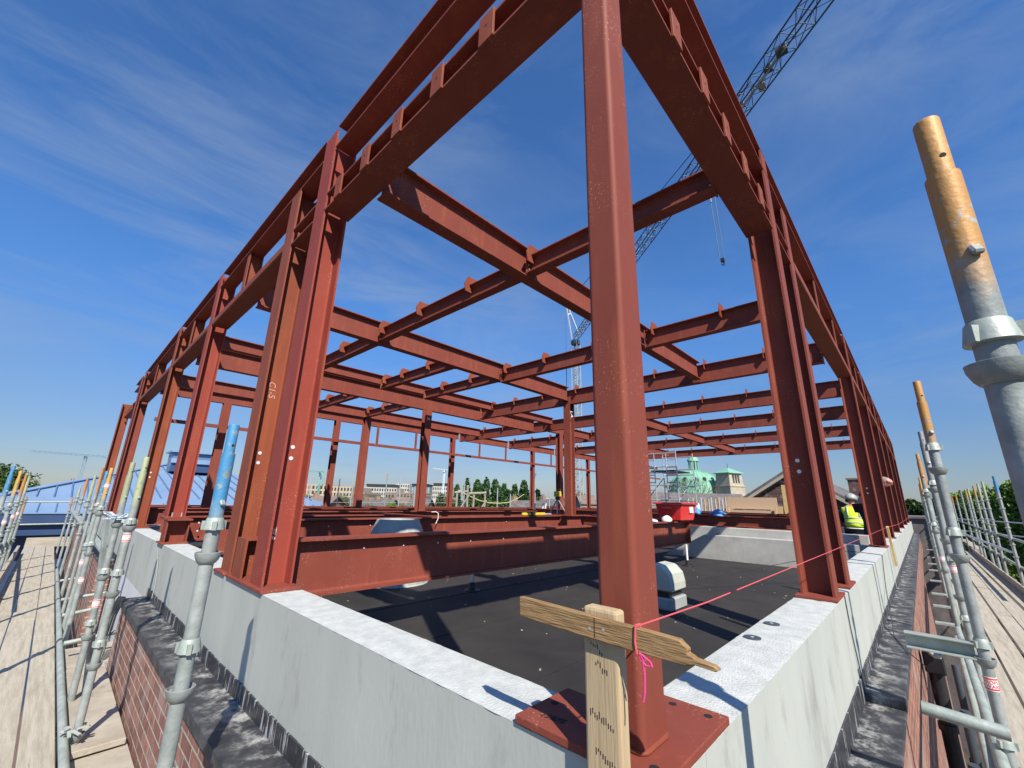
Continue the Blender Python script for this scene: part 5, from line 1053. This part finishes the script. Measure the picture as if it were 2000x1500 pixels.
# ================================================================== TOWN
def hvec(): return np.array([RT[0], RT[1], 0])/math.hypot(RT[0], RT[1])
def house(name, lab, pl, pr, pe, prg, dep, wallm, roofm, group=None, chim=1, deep=14, wins=0, dz=-16, side_gable=True):
    a = at(pl, pe, dep); b = at(pr, pe, dep); zr = at((pl+pr)/2, prg, dep*1.04)[2]; ze = (a[2]+b[2])/2
    c = (a+b)/2; h = np.array([b[0]-a[0], b[1]-a[1], 0]); wid = np.linalg.norm(h); h /= wid; bk = np.array([-h[1], h[0], 0])
    if bk @ np.array([FW[0], FW[1], 0]) < 0: bk = -bk
    t = thing(name, lab, 'house', (c[0], c[1], dz), group)
    def loc(u, v, z): return (c[0]+h[0]*u+bk[0]*v, c[1]+h[1]*u+bk[1]*v, z)
    hw = wid/2
    mb = MB(); mb.add([loc(-hw, 0, dz), loc(hw, 0, dz), loc(hw, deep, dz), loc(-hw, deep, dz), loc(-hw, 0, ze), loc(hw, 0, ze), loc(hw, deep, ze), loc(-hw, deep, ze), loc(-hw, deep/2, zr-0.1), loc(hw, deep/2, zr-0.1)],
                      [(0, 1, 5, 4), (1, 2, 6, 9, 5), (2, 3, 7, 6), (3, 0, 4, 8, 7), (4, 5, 9, 8), (6, 7, 8, 9)]); mb.build('wall', wallm, t)
    sc_ = max(0.8, dep/110)
    o = 0.4; zl = ze-(zr-ze)*o/(deep/2)
    mb = MB(); mb.add([loc(-hw-o, -o, zl), loc(hw+o, -o, zl), loc(hw+o, deep/2, zr), loc(-hw-o, deep/2, zr), loc(hw+o, deep+o, zl), loc(-hw-o, deep+o, zl),
                       loc(-hw-o, -o, zl+.2), loc(hw+o, -o, zl+.2), loc(hw+o, deep/2, zr+.2), loc(-hw-o, deep/2, zr+.2), loc(hw+o, deep+o, zl+.2), loc(-hw-o, deep+o, zl+.2)],
                      [(6, 7, 8, 9), (9, 8, 10, 11), (0, 3, 2, 1), (3, 5, 4, 2), (0, 1, 7, 6), (4, 5, 11, 10), (1, 2, 8, 7), (2, 4, 10, 8), (3, 0, 6, 9), (5, 3, 9, 11)]); rf = mb.build('roof', roofm, t)
    for k in range(chim):
        u = -hw*0.86 if k == 0 else hw*0.86
        cm = MB(); p0 = loc(u, deep/2-0.6, zr-0.8); cm.box(p0[0]-0.5*sc_, p0[0]+0.5*sc_, p0[1]-0.4*sc_, p0[1]+0.4*sc_, p0[2], zr+0.9*sc_); cc_ = cm.build('chimney', 'citybrick', rf)
        pt = MB()
        for q in (-0.25*sc_, 0.25*sc_): pt.tube((p0[0]+q, p0[1], zr+0.9*sc_), (p0[0]+q, p0[1], zr+1.35*sc_), 0.12*sc_, 8)
        pt.build('chimney_pots', 'tile', rf)
    for k in range(wins):
        u = -hw+wid*(k+0.5)/wins; mb = MB(); q = 0.55
        mb.add([loc(u-q, -0.05, ze-2.6), loc(u+q, -0.05, ze-2.6), loc(u+q, -0.05, ze-0.9), loc(u-q, -0.05, ze-0.9), loc(u-q, 0.02, ze-2.6), loc(u+q, 0.02, ze-2.6), loc(u+q, 0.02, ze-0.9), loc(u-q, 0.02, ze-0.9)],
               [(0, 1, 2, 3), (7, 6, 5, 4), (0, 4, 5, 1), (1, 5, 6, 2), (2, 6, 7, 3), (3, 7, 4, 0)]); mb.build('window', 'window', t)
    return t, loc, hw, ze, zr
GH = 'brick terrace houses behind the frame'
t, loc, hw, ze, zr = house('terrace_house', 'brown tiled house with dark solar panels behind the blue roof on the left', 72, 155, 962, 943, 95, 'citystone', 'tile', 'houses beyond the blue roof', 2)
mb = MB(); k = 0.5
mb.add([loc(-hw*0.9, 0.8, ze+0.75*(zr-ze)*0.18+0.5), loc(hw*0.1, 0.8, ze+0.75*(zr-ze)*0.18+0.5), loc(hw*0.1, 6.2, zr-0.05), loc(-hw*0.9, 6.2, zr-0.05)], [(0, 1, 2, 3)])
mb.build('solar_panels', 'darkroof', t)
house('terrace_house', 'brown tiled house beyond the blue roof, nearer the far crane mast', 156, 212, 962, 945, 100, 'citybrick', 'tile', 'houses beyond the blue roof', 1)
hs = [(596, 640, 985, 970, 75, 'citybrick', 'tile', 'low brown roofed house left of the green bush'), (640, 700, 988, 972, 120, 'citybrick', 'slate', 'grey roofed house behind the round bush'),
      (698, 722, 992, 977, 100, 'citystone', 'slate', 'narrow grey roofed house just left of the slim inner column'), (722, 758, 991, 976, 90, 'citybrick', 'slate', 'blue grey slate roofed house with orange chimney'), (758, 795, 986, 972, 120, 'citybrick', 'tile', 'tan house with warm brown roof between two rear poles'),
      (795, 832, 990, 975, 95, 'citybrick', 'slate', 'slate roofed house left of the marked inner column'), (850, 884, 985, 973, 130, 'citybrick', 'tile', 'brown roofed house just left of the poplars'), (1000, 1060, 992, 980, 60, 'slate', 'slate', 'broad grey slate roof right of the poplars'),
      (1060, 1110, 988, 977, 75, 'citybrick', 'slate', 'grey roof behind the laser level'), (1135, 1165, 984, 968, 110, 'citybrick', 'tile', 'brown roofed house right of the crane mast')]
for a, b, e, r_, d, wm, rm, lab in hs: house('terrace_house', lab, a, b, e, r_, d, wm, rm, GH, 1, wins=3, deep=d*0.1)
def block(lab, pl, pr, pt, dep, deep, m_, rows, cols, name='city_block', group='pale city blocks on the skyline', winm='window', wh=0.55, roof=None):
    a = at(pl, pt, dep); b = at(pr, pt, dep); zt = (a[2]+b[2])/2; c = (a+b)/2; h = np.array([b[0]-a[0], b[1]-a[1], 0]); wid = np.linalg.norm(h); h /= wid; bk = np.array([-h[1], h[0], 0])
    if bk @ np.array([FW[0], FW[1], 0]) < 0: bk = -bk
    t = thing(name, lab, 'building', (c[0], c[1], -16), group); hw = wid/2
    def loc(u, v, z): return (c[0]+h[0]*u+bk[0]*v, c[1]+h[1]*u+bk[1]*v, z)
    mb = MB(); mb.add([loc(-hw, 0, -16), loc(hw, 0, -16), loc(hw, deep, -16), loc(-hw, deep, -16), loc(-hw, 0, zt), loc(hw, 0, zt), loc(hw, deep, zt), loc(-hw, deep, zt)], [(3, 2, 1, 0), (4, 5, 6, 7), (0, 1, 5, 4), (1, 2, 6, 5), (2, 3, 7, 6), (3, 0, 4, 7)]); mb.build('wall', m_, t)
    fh = 5.0
    for r in range(rows):
        for k in range(cols):
            u = -hw+wid*(k+0.5)/cols; q = wid/cols*wh/2; z1 = zt-1.2-r*fh; z0 = z1-3.2
            MB().add([loc(u-q, -0.15, z0), loc(u+q, -0.15, z0), loc(u+q, -0.15, z1), loc(u-q, -0.15, z1), loc(u-q, 0.1, z0), loc(u+q, 0.1, z0), loc(u+q, 0.1, z1), loc(u-q, 0.1, z1)],
                     [(0, 1, 2, 3), (7, 6, 5, 4), (0, 4, 5, 1), (1, 5, 6, 2), (2, 6, 7, 3), (3, 7, 4, 0)]).build('window', winm, t)
    if roof:
        MB().add([loc(-hw*roof, 3, zt), loc(hw*roof, 3, zt), loc(hw*roof, deep-1, zt), loc(-hw*roof, deep-1, zt), loc(-hw*roof*1.08, 1, zt+4), loc(hw*roof*1.08, 1, zt+4), loc(hw*roof, deep, zt+4), loc(-hw*roof, deep, zt+4)], [(4, 5, 6, 7), (0, 1, 5, 4), (1, 2, 6, 5), (2, 3, 7, 6), (3, 0, 4, 7)]).build('penthouse', 'darkroof', t)
    return t
block('cream apartment block on the skyline, left of the second slim column', 594, 640, 946, 420, 60, 'citystone', 3, 6)
block('cream apartment block with dark bays right of the first slim column', 640, 690, 950, 430, 60, 'citystone', 3, 8)
block('low tan block just left of the long pale office on the skyline', 690, 712, 962, 380, 50, 'citybrick', 2, 4)
block('long pale office with dark penthouse roof on the skyline', 706, 775, 952, 520, 70, 'citypale', 3, 14, roof=0.72)
block('white office block right of the dark penthouse', 774, 800, 945, 560, 60, 'citypale', 2, 6)
block('tan brick block in front of the pale offices', 752, 825, 962, 360, 40, 'citybrick', 3, 12)
block('glazed office behind the marked inner column', 798, 840, 951, 540, 60, 'cityglass', 3, 8, winm='citypale', wh=0.2, roof=0.7)
block('pale office right of the marked inner column', 845, 874, 950, 520, 60, 'citypale', 3, 8, roof=0.9)
block('tan low block among roofs left of the poplars', 700, 760, 972, 300, 40, 'citybrick', 1, 8)
block('distant white block on the horizon right of the poplars', 1048, 1075, 973, 480, 40, 'citypale', 2, 5)
block('far tan block right of the corner column', 1100, 1160, 972, 420, 60, 'citybrick', 2, 8)

# dome church
t = thing('domed_church', 'church with large green copper dome and slim lantern on the right skyline', 'church', tuple(np.append(at(1358, 965, 260)[:2], -16)))
dc = at(1358, 950, 260); cx, cy = dc[0], dc[1]; zb = at(1358, 967, 260)[2]; zt = at(1358, 919, 260)[2]; rad = 16.0
pr_ = [(rad*1.08, -(zb+16)), (rad*1.08, -1.0), (rad*1.12, -0.9), (rad*1.12, 0.4)]
MB().lathe((cx, cy, zb), pr_, 40).build('drum', 'stone', t)
pr_ = [(rad*math.cos(R_(a)), (zt-zb)*math.sin(R_(a))**0.95 if a else 0) for a in range(0, 84, 6)]; MB().lathe((cx, cy, zb+0.4), pr_, 48).build('dome', 'copper', t, smooth=True)
rb_ = MB()
for k in range(24):
    a = 2*math.pi*k/24
    for i in range(len(pr_)-1): rb_.bar((cx+pr_[i][0]*1.005*math.cos(a), cy+pr_[i][0]*1.005*math.sin(a), zb+0.4+pr_[i][1]), (cx+pr_[i+1][0]*1.005*math.cos(a), cy+pr_[i+1][0]*1.005*math.sin(a), zb+0.4+pr_[i+1][1]), 0.25, 0.25)
rb_.build('ribs', 'copper', t)
for k in range(5):
    a = math.atan2(CU[1]-cy, CU[0]-cx)+(k-2)*0.42; r0 = rad*0.80; p = (cx+r0*1.02*math.cos(a), cy+r0*1.02*math.sin(a), zb+(zt-zb)*0.62)
    MB().lathe(p, [(1.1, -1.1), (1.1, 0.4), (0.6, 1.1)], 8).build('oculus', 'window', t)
lz = zt-0.6; hl = at(1358, 893, 260)[2]-lz
MB().lathe((cx, cy, lz), [(4.2, 0), (4.2, 0.8), (3.2, 1.0)], 16).build('lantern_base', 'copper', t)
for k in range(8): a = 2*math.pi*k/8; MB().tube((cx+2.7*math.cos(a), cy+2.7*math.sin(a), lz+1.0), (cx+2.7*math.cos(a), cy+2.7*math.sin(a), lz+hl*0.75), 0.5, 8).build('lantern_column', 'copper', t)
MB().lathe((cx, cy, lz+1.0), [(1.6, 0), (1.6, hl*0.75-1)], 10).build('lantern_core', 'window', t); MB().lathe((cx, cy, lz+hl*0.75), [(3.5, 0), (3.5, 0.8), (3.0, 1.4), (2.4, 2.6), (1.2, 3.6), (0.2, 4.2)], 20).build('lantern_cap', 'copper', t, smooth=True)
q = at(1392, 968, 255); MB().box(q[0]-8, q[0]+8, q[1]-20, q[1]+14, -16, at(1400, 968, 255)[2]).build('nave', 'stone', t)
# bell tower
c_ = at(1425, 950, 240); t = thing('bell_tower', 'square stone bell tower with green pyramid roof', 'tower', (c_[0], c_[1], -16))
zt = at(1425, 925, 240)[2]; zr = at(1425, 913, 240)[2]; zm = at(1425, 951, 240)[2]; hw = 4.6; an = YAW+0.35
def rot4(h_, z): return [(c_[0]+h_*math.sqrt(2)*math.cos(an+R_(45+90*i)), c_[1]+h_*math.sqrt(2)*math.sin(an+R_(45+90*i)), z) for i in range(4)]
def frus(h0, z0, h1, z1): return MB().add(rot4(h0, z0)+rot4(h1, z1), [(3, 2, 1, 0), (4, 5, 6, 7), (0, 1, 5, 4), (1, 2, 6, 5), (2, 3, 7, 6), (3, 0, 4, 7)])
frus(5.4, -16, 5.4, zm).build('lower_stage', 'stone', t); frus(5.7, zm, 5.7, zm+0.5).build('string_course', 'stone', t); frus(5.2, zm+0.5, 4.6, zt).build('belfry', 'stone', t)
frus(5.6, zt, 5.6, zt+0.4).build('cornice', 'copper', t); frus(5.6, zt+0.4, 0.15, zr).build('roof', 'copper', t); MB().tube((c_[0], c_[1], zr-0.3), (c_[0], c_[1], zr+2.4), 0.15, 6).build('finial', 'crane', t)
for s_, nn in ((2, 3),):
    d_ = np.array([math.cos(an+math.pi), math.sin(an+math.pi)]); tn = np.array([-d_[1], d_[0]])
    for k in (-1, 0, 1):
        p = np.array(c_[:2])+d_*4.78+tn*k*1.9; mb = MB()
        mb.bar((p[0], p[1], zm+2.0), (p[0]-d_[0]*-0.0, p[1], zt-0.8), 0.9, 0.9); mb.build('louvre_opening', 'window', t)
# slate roof and gable house in the middle distance
house('slate_roof_house', 'long dark grey slate roofed hall behind the red tote and battens', 1268, 1480, 1008, 965, 62, 'brickG', 'slate', None, 0, deep=9)
t = thing('gable_house', 'brown brick gable house with white bargeboards behind the hi-vis worker', 'house', (48, 9, -16))
GX = 46.0
apx = 9.2
prof = [(19.5, -16), (-6.5, -16), (-6.5, -0.2), (apx-1, 5.0), (19.5, -0.3)]
def gp(px, py):     # pixel on the plane x = GX, used once to size the gable
    d = FW+RT*(px-1000)/FPX-UP*(py-750)/FPX; k = (GX-CU[0])/d[0]; p = CU+d*k; return (p[1], p[2])
ap = gp(1540, 921); el = gp(1420, 998); er = gp(1668, 968)
s1 = (ap[1]-el[1])/(el[0]-ap[0]); s2 = (ap[1]-er[1])/(ap[0]-er[0])
L0 = (el[0]+1.5, el[1]-1.5*s1); R0 = (ap[0]-(el[0]+1.5-ap[0]), ap[1]-s1*(el[0]+1.5-ap[0]))
MB().extrude([(L0[0], -16), (R0[0], -16), (R0[0], R0[1]-0.2), (ap[0], ap[1]-0.25), (L0[0], L0[1]-0.2)], GX, GX+0.4, lambda u, v, w_: (w_, u, v)).build('gable_wall', 'brickG', t)
MB().box(GX+0.41, GX+22, R0[0]+0.3, L0[0]-0.3, -16, min(L0[1], R0[1])-0.4).build('wall', 'brickG', t)
def slope(p, q, name, m_, x0, x1, th): 
    MB().add([(x0, p[0], p[1]), (x1, p[0], p[1]), (x1, q[0], q[1]), (x0, q[0], q[1]), (x0, p[0], p[1]+th), (x1, p[0], p[1]+th), (x1, q[0], q[1]+th), (x0, q[0], q[1]+th)], [(3, 2, 1, 0), (4, 5, 6, 7), (0, 1, 5, 4), (1, 2, 6, 5), (2, 3, 7, 6), (3, 0, 4, 7)]).build(name, m_, t)
slope(L0, ap, 'roof', 'slate', GX-0.4, GX+22, 0.28); slope(ap, R0, 'roof', 'slate', GX-0.4, GX+22, 0.28)
slope((L0[0], L0[1]-0.32), (ap[0], ap[1]-0.32), 'bargeboard', 'stone', GX-0.5, GX-0.41, 0.3); slope((ap[0], ap[1]-0.32), (R0[0], R0[1]-0.32), 'bargeboard', 'stone', GX-0.5, GX-0.41, 0.3)
c1_ = at(1671, 960, 52); ch = at(1671, 937, 52)
MB().box(c1_[0]-0.7, c1_[0]+0.7, c1_[1]-0.55, c1_[1]+0.55, -2, ch[2]).build('chimney', 'brickG', t); MB().box(c1_[0]-0.85, c1_[0]+0.85, c1_[1]-0.7, c1_[1]+0.7, ch[2]+0.001, ch[2]+0.2).build('chimney_cap', 'tile', t)
t = thing('rear_wing', 'grey weathered flat roofed wing beyond the end of the right parapet', 'building', (52, -1, -16)); MB().box(47, 60, -1.8, 1.8, -16, 0.2).build('wall', 'slate', t); MB().box(46.8, 60.2, -2, 2, 0.201, 0.35).build('roof', 'slate', t)

# ================================================================== CRANES
def lattice(mb, p0, p1, w0, w1, n, rc=0.1, rb_=0.05, up=(0, 0, 1), tri=False):
    p0 = V3(p0); p1 = V3(p1); d = (p1-p0).normalized(); s_ = d.cross(V3(up)).normalized(); u_ = s_.cross(d).normalized()
    cs = ((-1, -1), (1, -1), (1, 1), (-1, 1)) if not tri else ((-1, -0.6), (1, -0.6), (0, 1))
    st_ = []
    for i in range(n+1):
        k = i/n; w_ = (w0+(w1-w0)*k)/2; c = p0.lerp(p1, k); st_.append([c+s_*a*w_+u_*b*w_ for a, b in cs])
    m_ = len(cs)
    for j in range(m_): mb.tube(st_[0][j], st_[-1][j], rc, 6)
    for i in range(n):
        for j in range(m_):
            jj = (j+1) % m_; a, b = (j, jj) if i % 2 else (jj, j)
            mb.tube(st_[i][a], st_[i+1][b], rb_, 4, cap=False); mb.tube(st_[i][j], st_[i][jj], rb_, 4, cap=False)
piv = at(1124, 660, 136); tip = at(1612, -22, 37); base = np.array([piv[0]+0.6, piv[1]+0.5, -16])
t = thing('luffing_crane', 'tall luffing crane whose dark lattice jib rises over the frame to the right', 'crane', tuple(base))
mb = MB(); lattice(mb, base, piv-[0, 0, 2.5], 2.0, 2.0, 34, 0.15, 0.07, up=(1, 0, 0)); mb.build('mast', 'cranepale', t)
mb = MB(); lattice(mb, piv, tip, 1.5, 1.7, 44, 0.085, 0.042); mb.build('jib', 'crane', t)
MB().box(piv[0]-1.1, piv[0]+1.1, piv[1]-1.1, piv[1]+1.1, piv[2]-2.5, piv[2]-0.9).build('slewing_platform', 'crane', t, bevel=0.1)
hd1 = at(1106, 597, 135); hd2 = at(1109, 599, 135)
MB().bar(piv+[-0.8, 0.8, -1], hd1, 0.35, 0.35).build('a_frame_leg', 'cranewhite', t); MB().bar(piv+[1.2, -0.6, 1.2], hd2, 0.35, 0.35).build('a_frame_leg', 'cranewhite', t)
MB().bar((piv+[-0.8, 0.8, -1])*0.25+hd1*0.75, (piv+[1.2, -0.6, 1.2])*0.25+hd2*0.75, 0.3, 0.3).build('a_frame_tie', 'cranewhite', t)
jd = (tip-piv)
def jp(k, off=0.0): return piv+jd*k+np.array([0, 0, off])
MB().tube(hd1, jp(0.90, 1.4), 0.05, 5).build('pendant_rope', 'crane', t); MB().tube(hd1+[0, 0.3, 0], jp(0.90, 1.4)+[0.3, 0.3, 0], 0.05, 5).build('pendant_rope', 'crane', t)
mb = MB()
for k0, sz in ((0.945, 1.0), (0.925, 0.8), (0.88, 0.6)):
    c = jp(k0); mb.box(c[0]-0.5*sz, c[0]+0.5*sz, c[1]-0.5*sz, c[1]+0.5*sz, c[2]-0.35*sz, c[2]+0.3*sz)
mb.build('hoist_winch', 'crane', t, bevel=0.05)
mb = MB(); mb.tube(jp(0.88)-[0, 0, 0.3], jp(0.95)-[0, 0, 0.2], 0.16, 8); c = jp(0.91); mb.box(c[0]-0.1, c[0]+0.9, c[1]-0.5, c[1]+0.2, c[2]-0.5, c[2]-0.35); mb.build('hydraulic_ram', 'cranepale', t)
# hook ropes hang from the jib
hk = at(1411, 505, 52); ra = np.array([hk[0]-0.25, hk[1]+0.25, hk[2]]); rb2 = np.array([hk[0]+0.15, hk[1]-0.15, hk[2]])
ztop = at(1388, 300, 52)[2]+2
MB().tube(ra, (ra[0]-0.1, ra[1]+0.3, ztop), 0.035, 5).build('hoist_rope', 'crane', t); MB().tube(rb2, (rb2[0]-0.2, rb2[1]+0.2, ztop), 0.035, 5).build('hoist_rope', 'crane', t)
MB().bar((ra[0]-0.05, ra[1]+0.15, (hk[2]+ztop)/2+1), (ra[0]-0.12, ra[1]+0.3, ztop), 0.3, 0.1).build('rope_guard', 'greygrp', t)
mb = MB(); mb.box(hk[0]-0.2, hk[0]+0.2, hk[1]-0.2, hk[1]+0.2, hk[2]-0.45, hk[2]); mb.path([tuple(hk+np.array([RT[0]*a, RT[1]*a, -0.45-b])) for a, b in ((0, 0), (0.12, 0.15), (0.18, 0.35), (0.05, 0.5), (-0.12, 0.42), (-0.15, 0.28))], 0.07, 6); mb.build('hook', 'black', t)
h2 = at(1106, 700, 130); mb = MB(); mb.tube(h2+[0, 0, 14], h2, 0.04, 4); mb.box(h2[0]-0.5, h2[0]+0.5, h2[1]-0.5, h2[1]+0.5, h2[2]-1.5, h2[2]); mb.tube(h2-[0, 0, 1.5], h2-[0, 0, 9], 0.12, 5); mb.build('hook_block', 'crane', t)
def tcrane(lab, pm_, ptop, pj0, pj1, dep, m_, w_=2.0):
    top = at(*ptop, dep); b = np.array([top[0], top[1], -16]); t = thing('tower_crane', lab, 'crane', tuple(b), 'distant tower cranes')
    mb = MB(); lattice(mb, b, top, w_, w_, 16, 0.2, 0.11, up=(1, 0, 0)); mb.build('mast', m_, t)
    j0 = at(*pj0, dep*1.02); j1 = at(*pj1, dep*0.98); mb = MB(); lattice(mb, j0, j1, w_*0.7, w_*0.7, 28, 0.17, 0.08); mb.build('jib', m_, t)
    MB().box(top[0]-1.4, top[0]+1.4, top[1]-1.4, top[1]+1.4, top[2]-2.2, top[2]-0.5).build('cab', m_, t); return t
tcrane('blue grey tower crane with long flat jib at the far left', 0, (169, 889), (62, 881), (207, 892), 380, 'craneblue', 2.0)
tcrane('green tower crane left of the first slim column', 0, (627, 921), (605, 920), (633, 922), 420, 'cranegreen', 1.6)
tcrane('pale tower crane right of the marked inner column', 0, (868, 918), (846, 915), (888, 919), 430, 'cranewhite', 1.1)
tl = at(1037, 950, 400); th_ = at(1046, 924, 400); t = thing('tower_crane', 'small dark luffing crane right of the poplars', 'crane', (tl[0], tl[1], -16), 'distant tower cranes')
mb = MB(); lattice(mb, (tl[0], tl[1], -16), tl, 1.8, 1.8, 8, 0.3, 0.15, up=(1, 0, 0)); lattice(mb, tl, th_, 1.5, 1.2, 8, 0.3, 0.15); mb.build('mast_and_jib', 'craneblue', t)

# ================================================================== TREES
def leafcloud(blobs, n, size, seed, flat=0.5):
    r_ = np.random.default_rng(seed); tot = sum((b[3]*b[4]*b[5])**0.67 for b in blobs); vs_ = []; fs = []
    out = []
    for b in blobs:
        k = int(n*(b[3]*b[4]*b[5])**0.67/tot); d = r_.normal(size=(k, 3)); d /= np.linalg.norm(d, axis=1)[:, None]
        rad = r_.uniform(0.35, 1.0, k)**0.45; lump = 1+0.18*np.sin(7*d[:, 0]+seed)*np.sin(6*d[:, 1]+1.3*seed)*np.sin(5*d[:, 2])
        p = d*(rad*lump)[:, None]*np.array(b[3:6])+np.array(b[:3]); out.append(p)
    P_ = np.concatenate(out); m_ = len(P_); a = r_.normal(size=(m_, 3)); a /= np.linalg.norm(a, axis=1)[:, None]; c = np.cross(a, r_.normal(size=(m_, 3))); c /= np.linalg.norm(c, axis=1)[:, None]
    s_ = size*r_.uniform(0.6, 1.35, m_)[:, None]
    q = np.stack([P_-a*s_, P_-c*s_*0.55, P_+a*s_, P_+c*s_*0.55], 1).reshape(-1, 3)
    return q, [(4*i, 4*i+1, 4*i+2, 4*i+3) for i in range(m_)]
def tree(lab, c, blobs, n, size, leaf, seed, group=None, trunk=True, name='tree', tr=0.5):
    t = thing(name, lab, 'tree', (c[0], c[1], -16), group)
    q, fs = leafcloud(blobs, n, size, seed); mb = MB(); mb.v = [tuple(v) for v in q]; mb.f = fs
    o = MB.build(mb, 'crown', leaf, t)
    zt = max(b[2] for b in blobs); tk = MB(); r_ = random.Random(seed)
    tk.tube((c[0], c[1], -16), (c[0], c[1], zt-0.2*(zt+16)), tr, 8, tr*0.5)
    for k in range(7):
        b = blobs[k % len(blobs)]; tk.tube((c[0], c[1], zt-(0.3+0.05*k)*(zt+16)), (b[0]+r_.uniform(-.3, .3)*b[3], b[1]+r_.uniform(-.3, .3)*b[4], b[2]+0.2*b[5]), tr*0.35, 6, tr*0.1)
    tk.build('trunk', 'bark', t)
    return t
def crown(c, w_, h_, n, seed, zlo):
    r_ = random.Random(seed); bl = []
    for k in range(n):
        a = r_.uniform(0, 6.28); rr_ = r_.uniform(0.1, 0.75)*w_; bl.append((c[0]+rr_*math.cos(a), c[1]+rr_*math.sin(a), zlo+h_*r_.uniform(0.2, 0.85), w_*r_.uniform(0.28, 0.5), w_*r_.uniform(0.28, 0.5), h_*r_.uniform(0.14, 0.28)))
    return bl
c = at(-10, 960, 80); z0 = c[2]; tree('big dark green tree behind the outer poles at the left picture edge', c, [(c[0], c[1], -3, 7.2, 7.2, 8.2)]+crown(c, 7.5, 13, 9, 3, -8), 16000, 0.34, 'leafd', 3, tr=0.8)
pops = [(893, 951, 5), (913, 941, 5), (929, 943, 8), (938, 950, 6), (950, 939, 7), (972, 942, 8), (987, 950, 6), (1003, 951, 6), (1022, 944, 8), (1050, 962, 6)]
for i, (px, py, w_) in enumerate(pops):
    c = at(px, 990, 150); zt = at(px, py, 150)[2]; hw = w_/815*150*2.1
    bl = [(c[0]+random.uniform(-.4, .4)*hw, c[1]+random.uniform(-.4, .4)*hw, zt-(zt+12)*k, hw*(0.3+0.75*min(1, k*1.6)), hw*(0.3+0.75*min(1, k*1.6)), (zt+12)*0.16) for k in (0.10, 0.22, 0.34, 0.46, 0.58, 0.70, 0.82)]
    tree('%s poplar from the left in the row behind the timber frame' % ordn[i], c, bl, 9000, 0.58, 'leafp', 40+i, 'row of poplars', name='poplar_tree', tr=0.4)
for i, (px, py, w_, d, lf, lab) in enumerate(((671, 968, 9, 85, 'leafo', 'round olive green bush between two rear poles'), (703, 972, 8, 110, 'leafb', 'bright green shrub beside the slim inner column'), (740, 971, 9, 150, 'leafo', 'olive tree below the long pale office'), (765, 982, 9, 80, 'leafb', 'light green bush left of the marked column'),
        (783, 984, 9, 75, 'leafo', 'dull green bush beneath the white office'), (807, 986, 8, 85, 'leafb', 'small light green bush right of the white office'), (599, 966, 7, 200, 'leafd', 'dark tree at the left end of the cream block'), (865, 965, 9, 120, 'leafd', 'dark trees just left of the poplars'),
        (1133, 962, 8, 130, 'leafd', 'dark tree right of the crane mast'), (1040, 968, 8, 140, 'leafd', 'low dark tree by the small dark crane'), (720, 985, 8, 85, 'leafo', 'olive shrub right of the slim inner column'), (884, 975, 8, 110, 'leafd', 'dark shrub behind the left rough timber post'), (828, 985, 7, 70, 'leafo', 'olive shrub by the marked inner column'))):
    c = at(px, py, d); hw = w_/815*d*1.5; tree(lab, c, [(c[0], c[1], c[2]-hw*0.9, hw, hw, hw)]+crown(c, hw*1.1, hw*2, 5, i, c[2]-hw*2), 1800, hw*0.085, lf, 60+i, 'bushes and trees among the houses', tr=0.25)
# bare tree before the dome
c = at(1350, 960, 200); bt = MB(); r_ = random.Random(9)
def branch(p, d, ln, r, k):
    e = p+d*ln; bt.tube(p, e, r, 4, r*0.6, cap=False)
    if k: 
        for _ in range(3): branch(e, (d+Vector((r_.uniform(-.6, .6), r_.uniform(-.6, .6), r_.uniform(-.15, .5)))).normalized(), ln*0.72, r*0.6, k-1)
branch(Vector((c[0], c[1], -16)), Vector((0, 0, 1)), 15, 0.45, 0)
for a in range(6): branch(Vector((c[0], c[1], -3)), Vector((math.cos(a), math.sin(a), 1.1)).normalized(), 6.5, 0.22, 4)
t = thing('bare_tree', 'sparse brown twiggy tree in front of the green dome', 'tree', (c[0], c[1], -16)); bt.build('branches', 'bark', t)
q, fs = leafcloud([(c[0], c[1], 6, 9, 9, 8)], 500, 0.3, 5); mb = MB(); mb.v = [tuple(v) for v in q]; mb.f = fs; mb.build('crown', 'leafo', t)
for i, (px, py, w_, d, lf, lab) in enumerate(((1850, 962, 22, 75, 'leafb', 'bright green leafy tree behind the right outer poles, left part'), (1890, 958, 26, 66, 'leafb', 'bright green tree behind the right outer poles, middle'), (1940, 950, 36, 60, 'leafb', 'large bright green tree behind the blue topped outer pole'),
        (1995, 935, 40, 52, 'leafb', 'bright green tree at the right picture edge'), (2075, 940, 50, 48, 'leafb', 'bright tree just inside the right picture edge'), (1778, 975, 12, 110, 'leafd', 'dark tree at the end of the right parapet'), (1800, 985, 15, 90, 'leafd', 'dark shrub beside the right inner poles'), (1825, 975, 14, 95, 'leafd', 'dark tree between the right pole rows'))):
    c = at(px, py, d); hw = w_/815*d; zt = c[2]
    tree(lab, c, [(c[0], c[1], zt-hw*0.95, hw*0.95, hw*0.95, hw*0.95), (c[0], c[1], zt-hw*2.2, hw*1.25, hw*1.25, hw*1.3), (c[0], c[1], zt-hw*3.6, hw*1.2, hw*1.2, hw*1.5)]+crown(c, hw*1.4, hw*3.2, 9, 80+i, zt-hw*3.3), 9000, 0.27 if d < 80 else 0.34, lf, 90+i, 'trees beyond the right scaffold', tr=0.4)
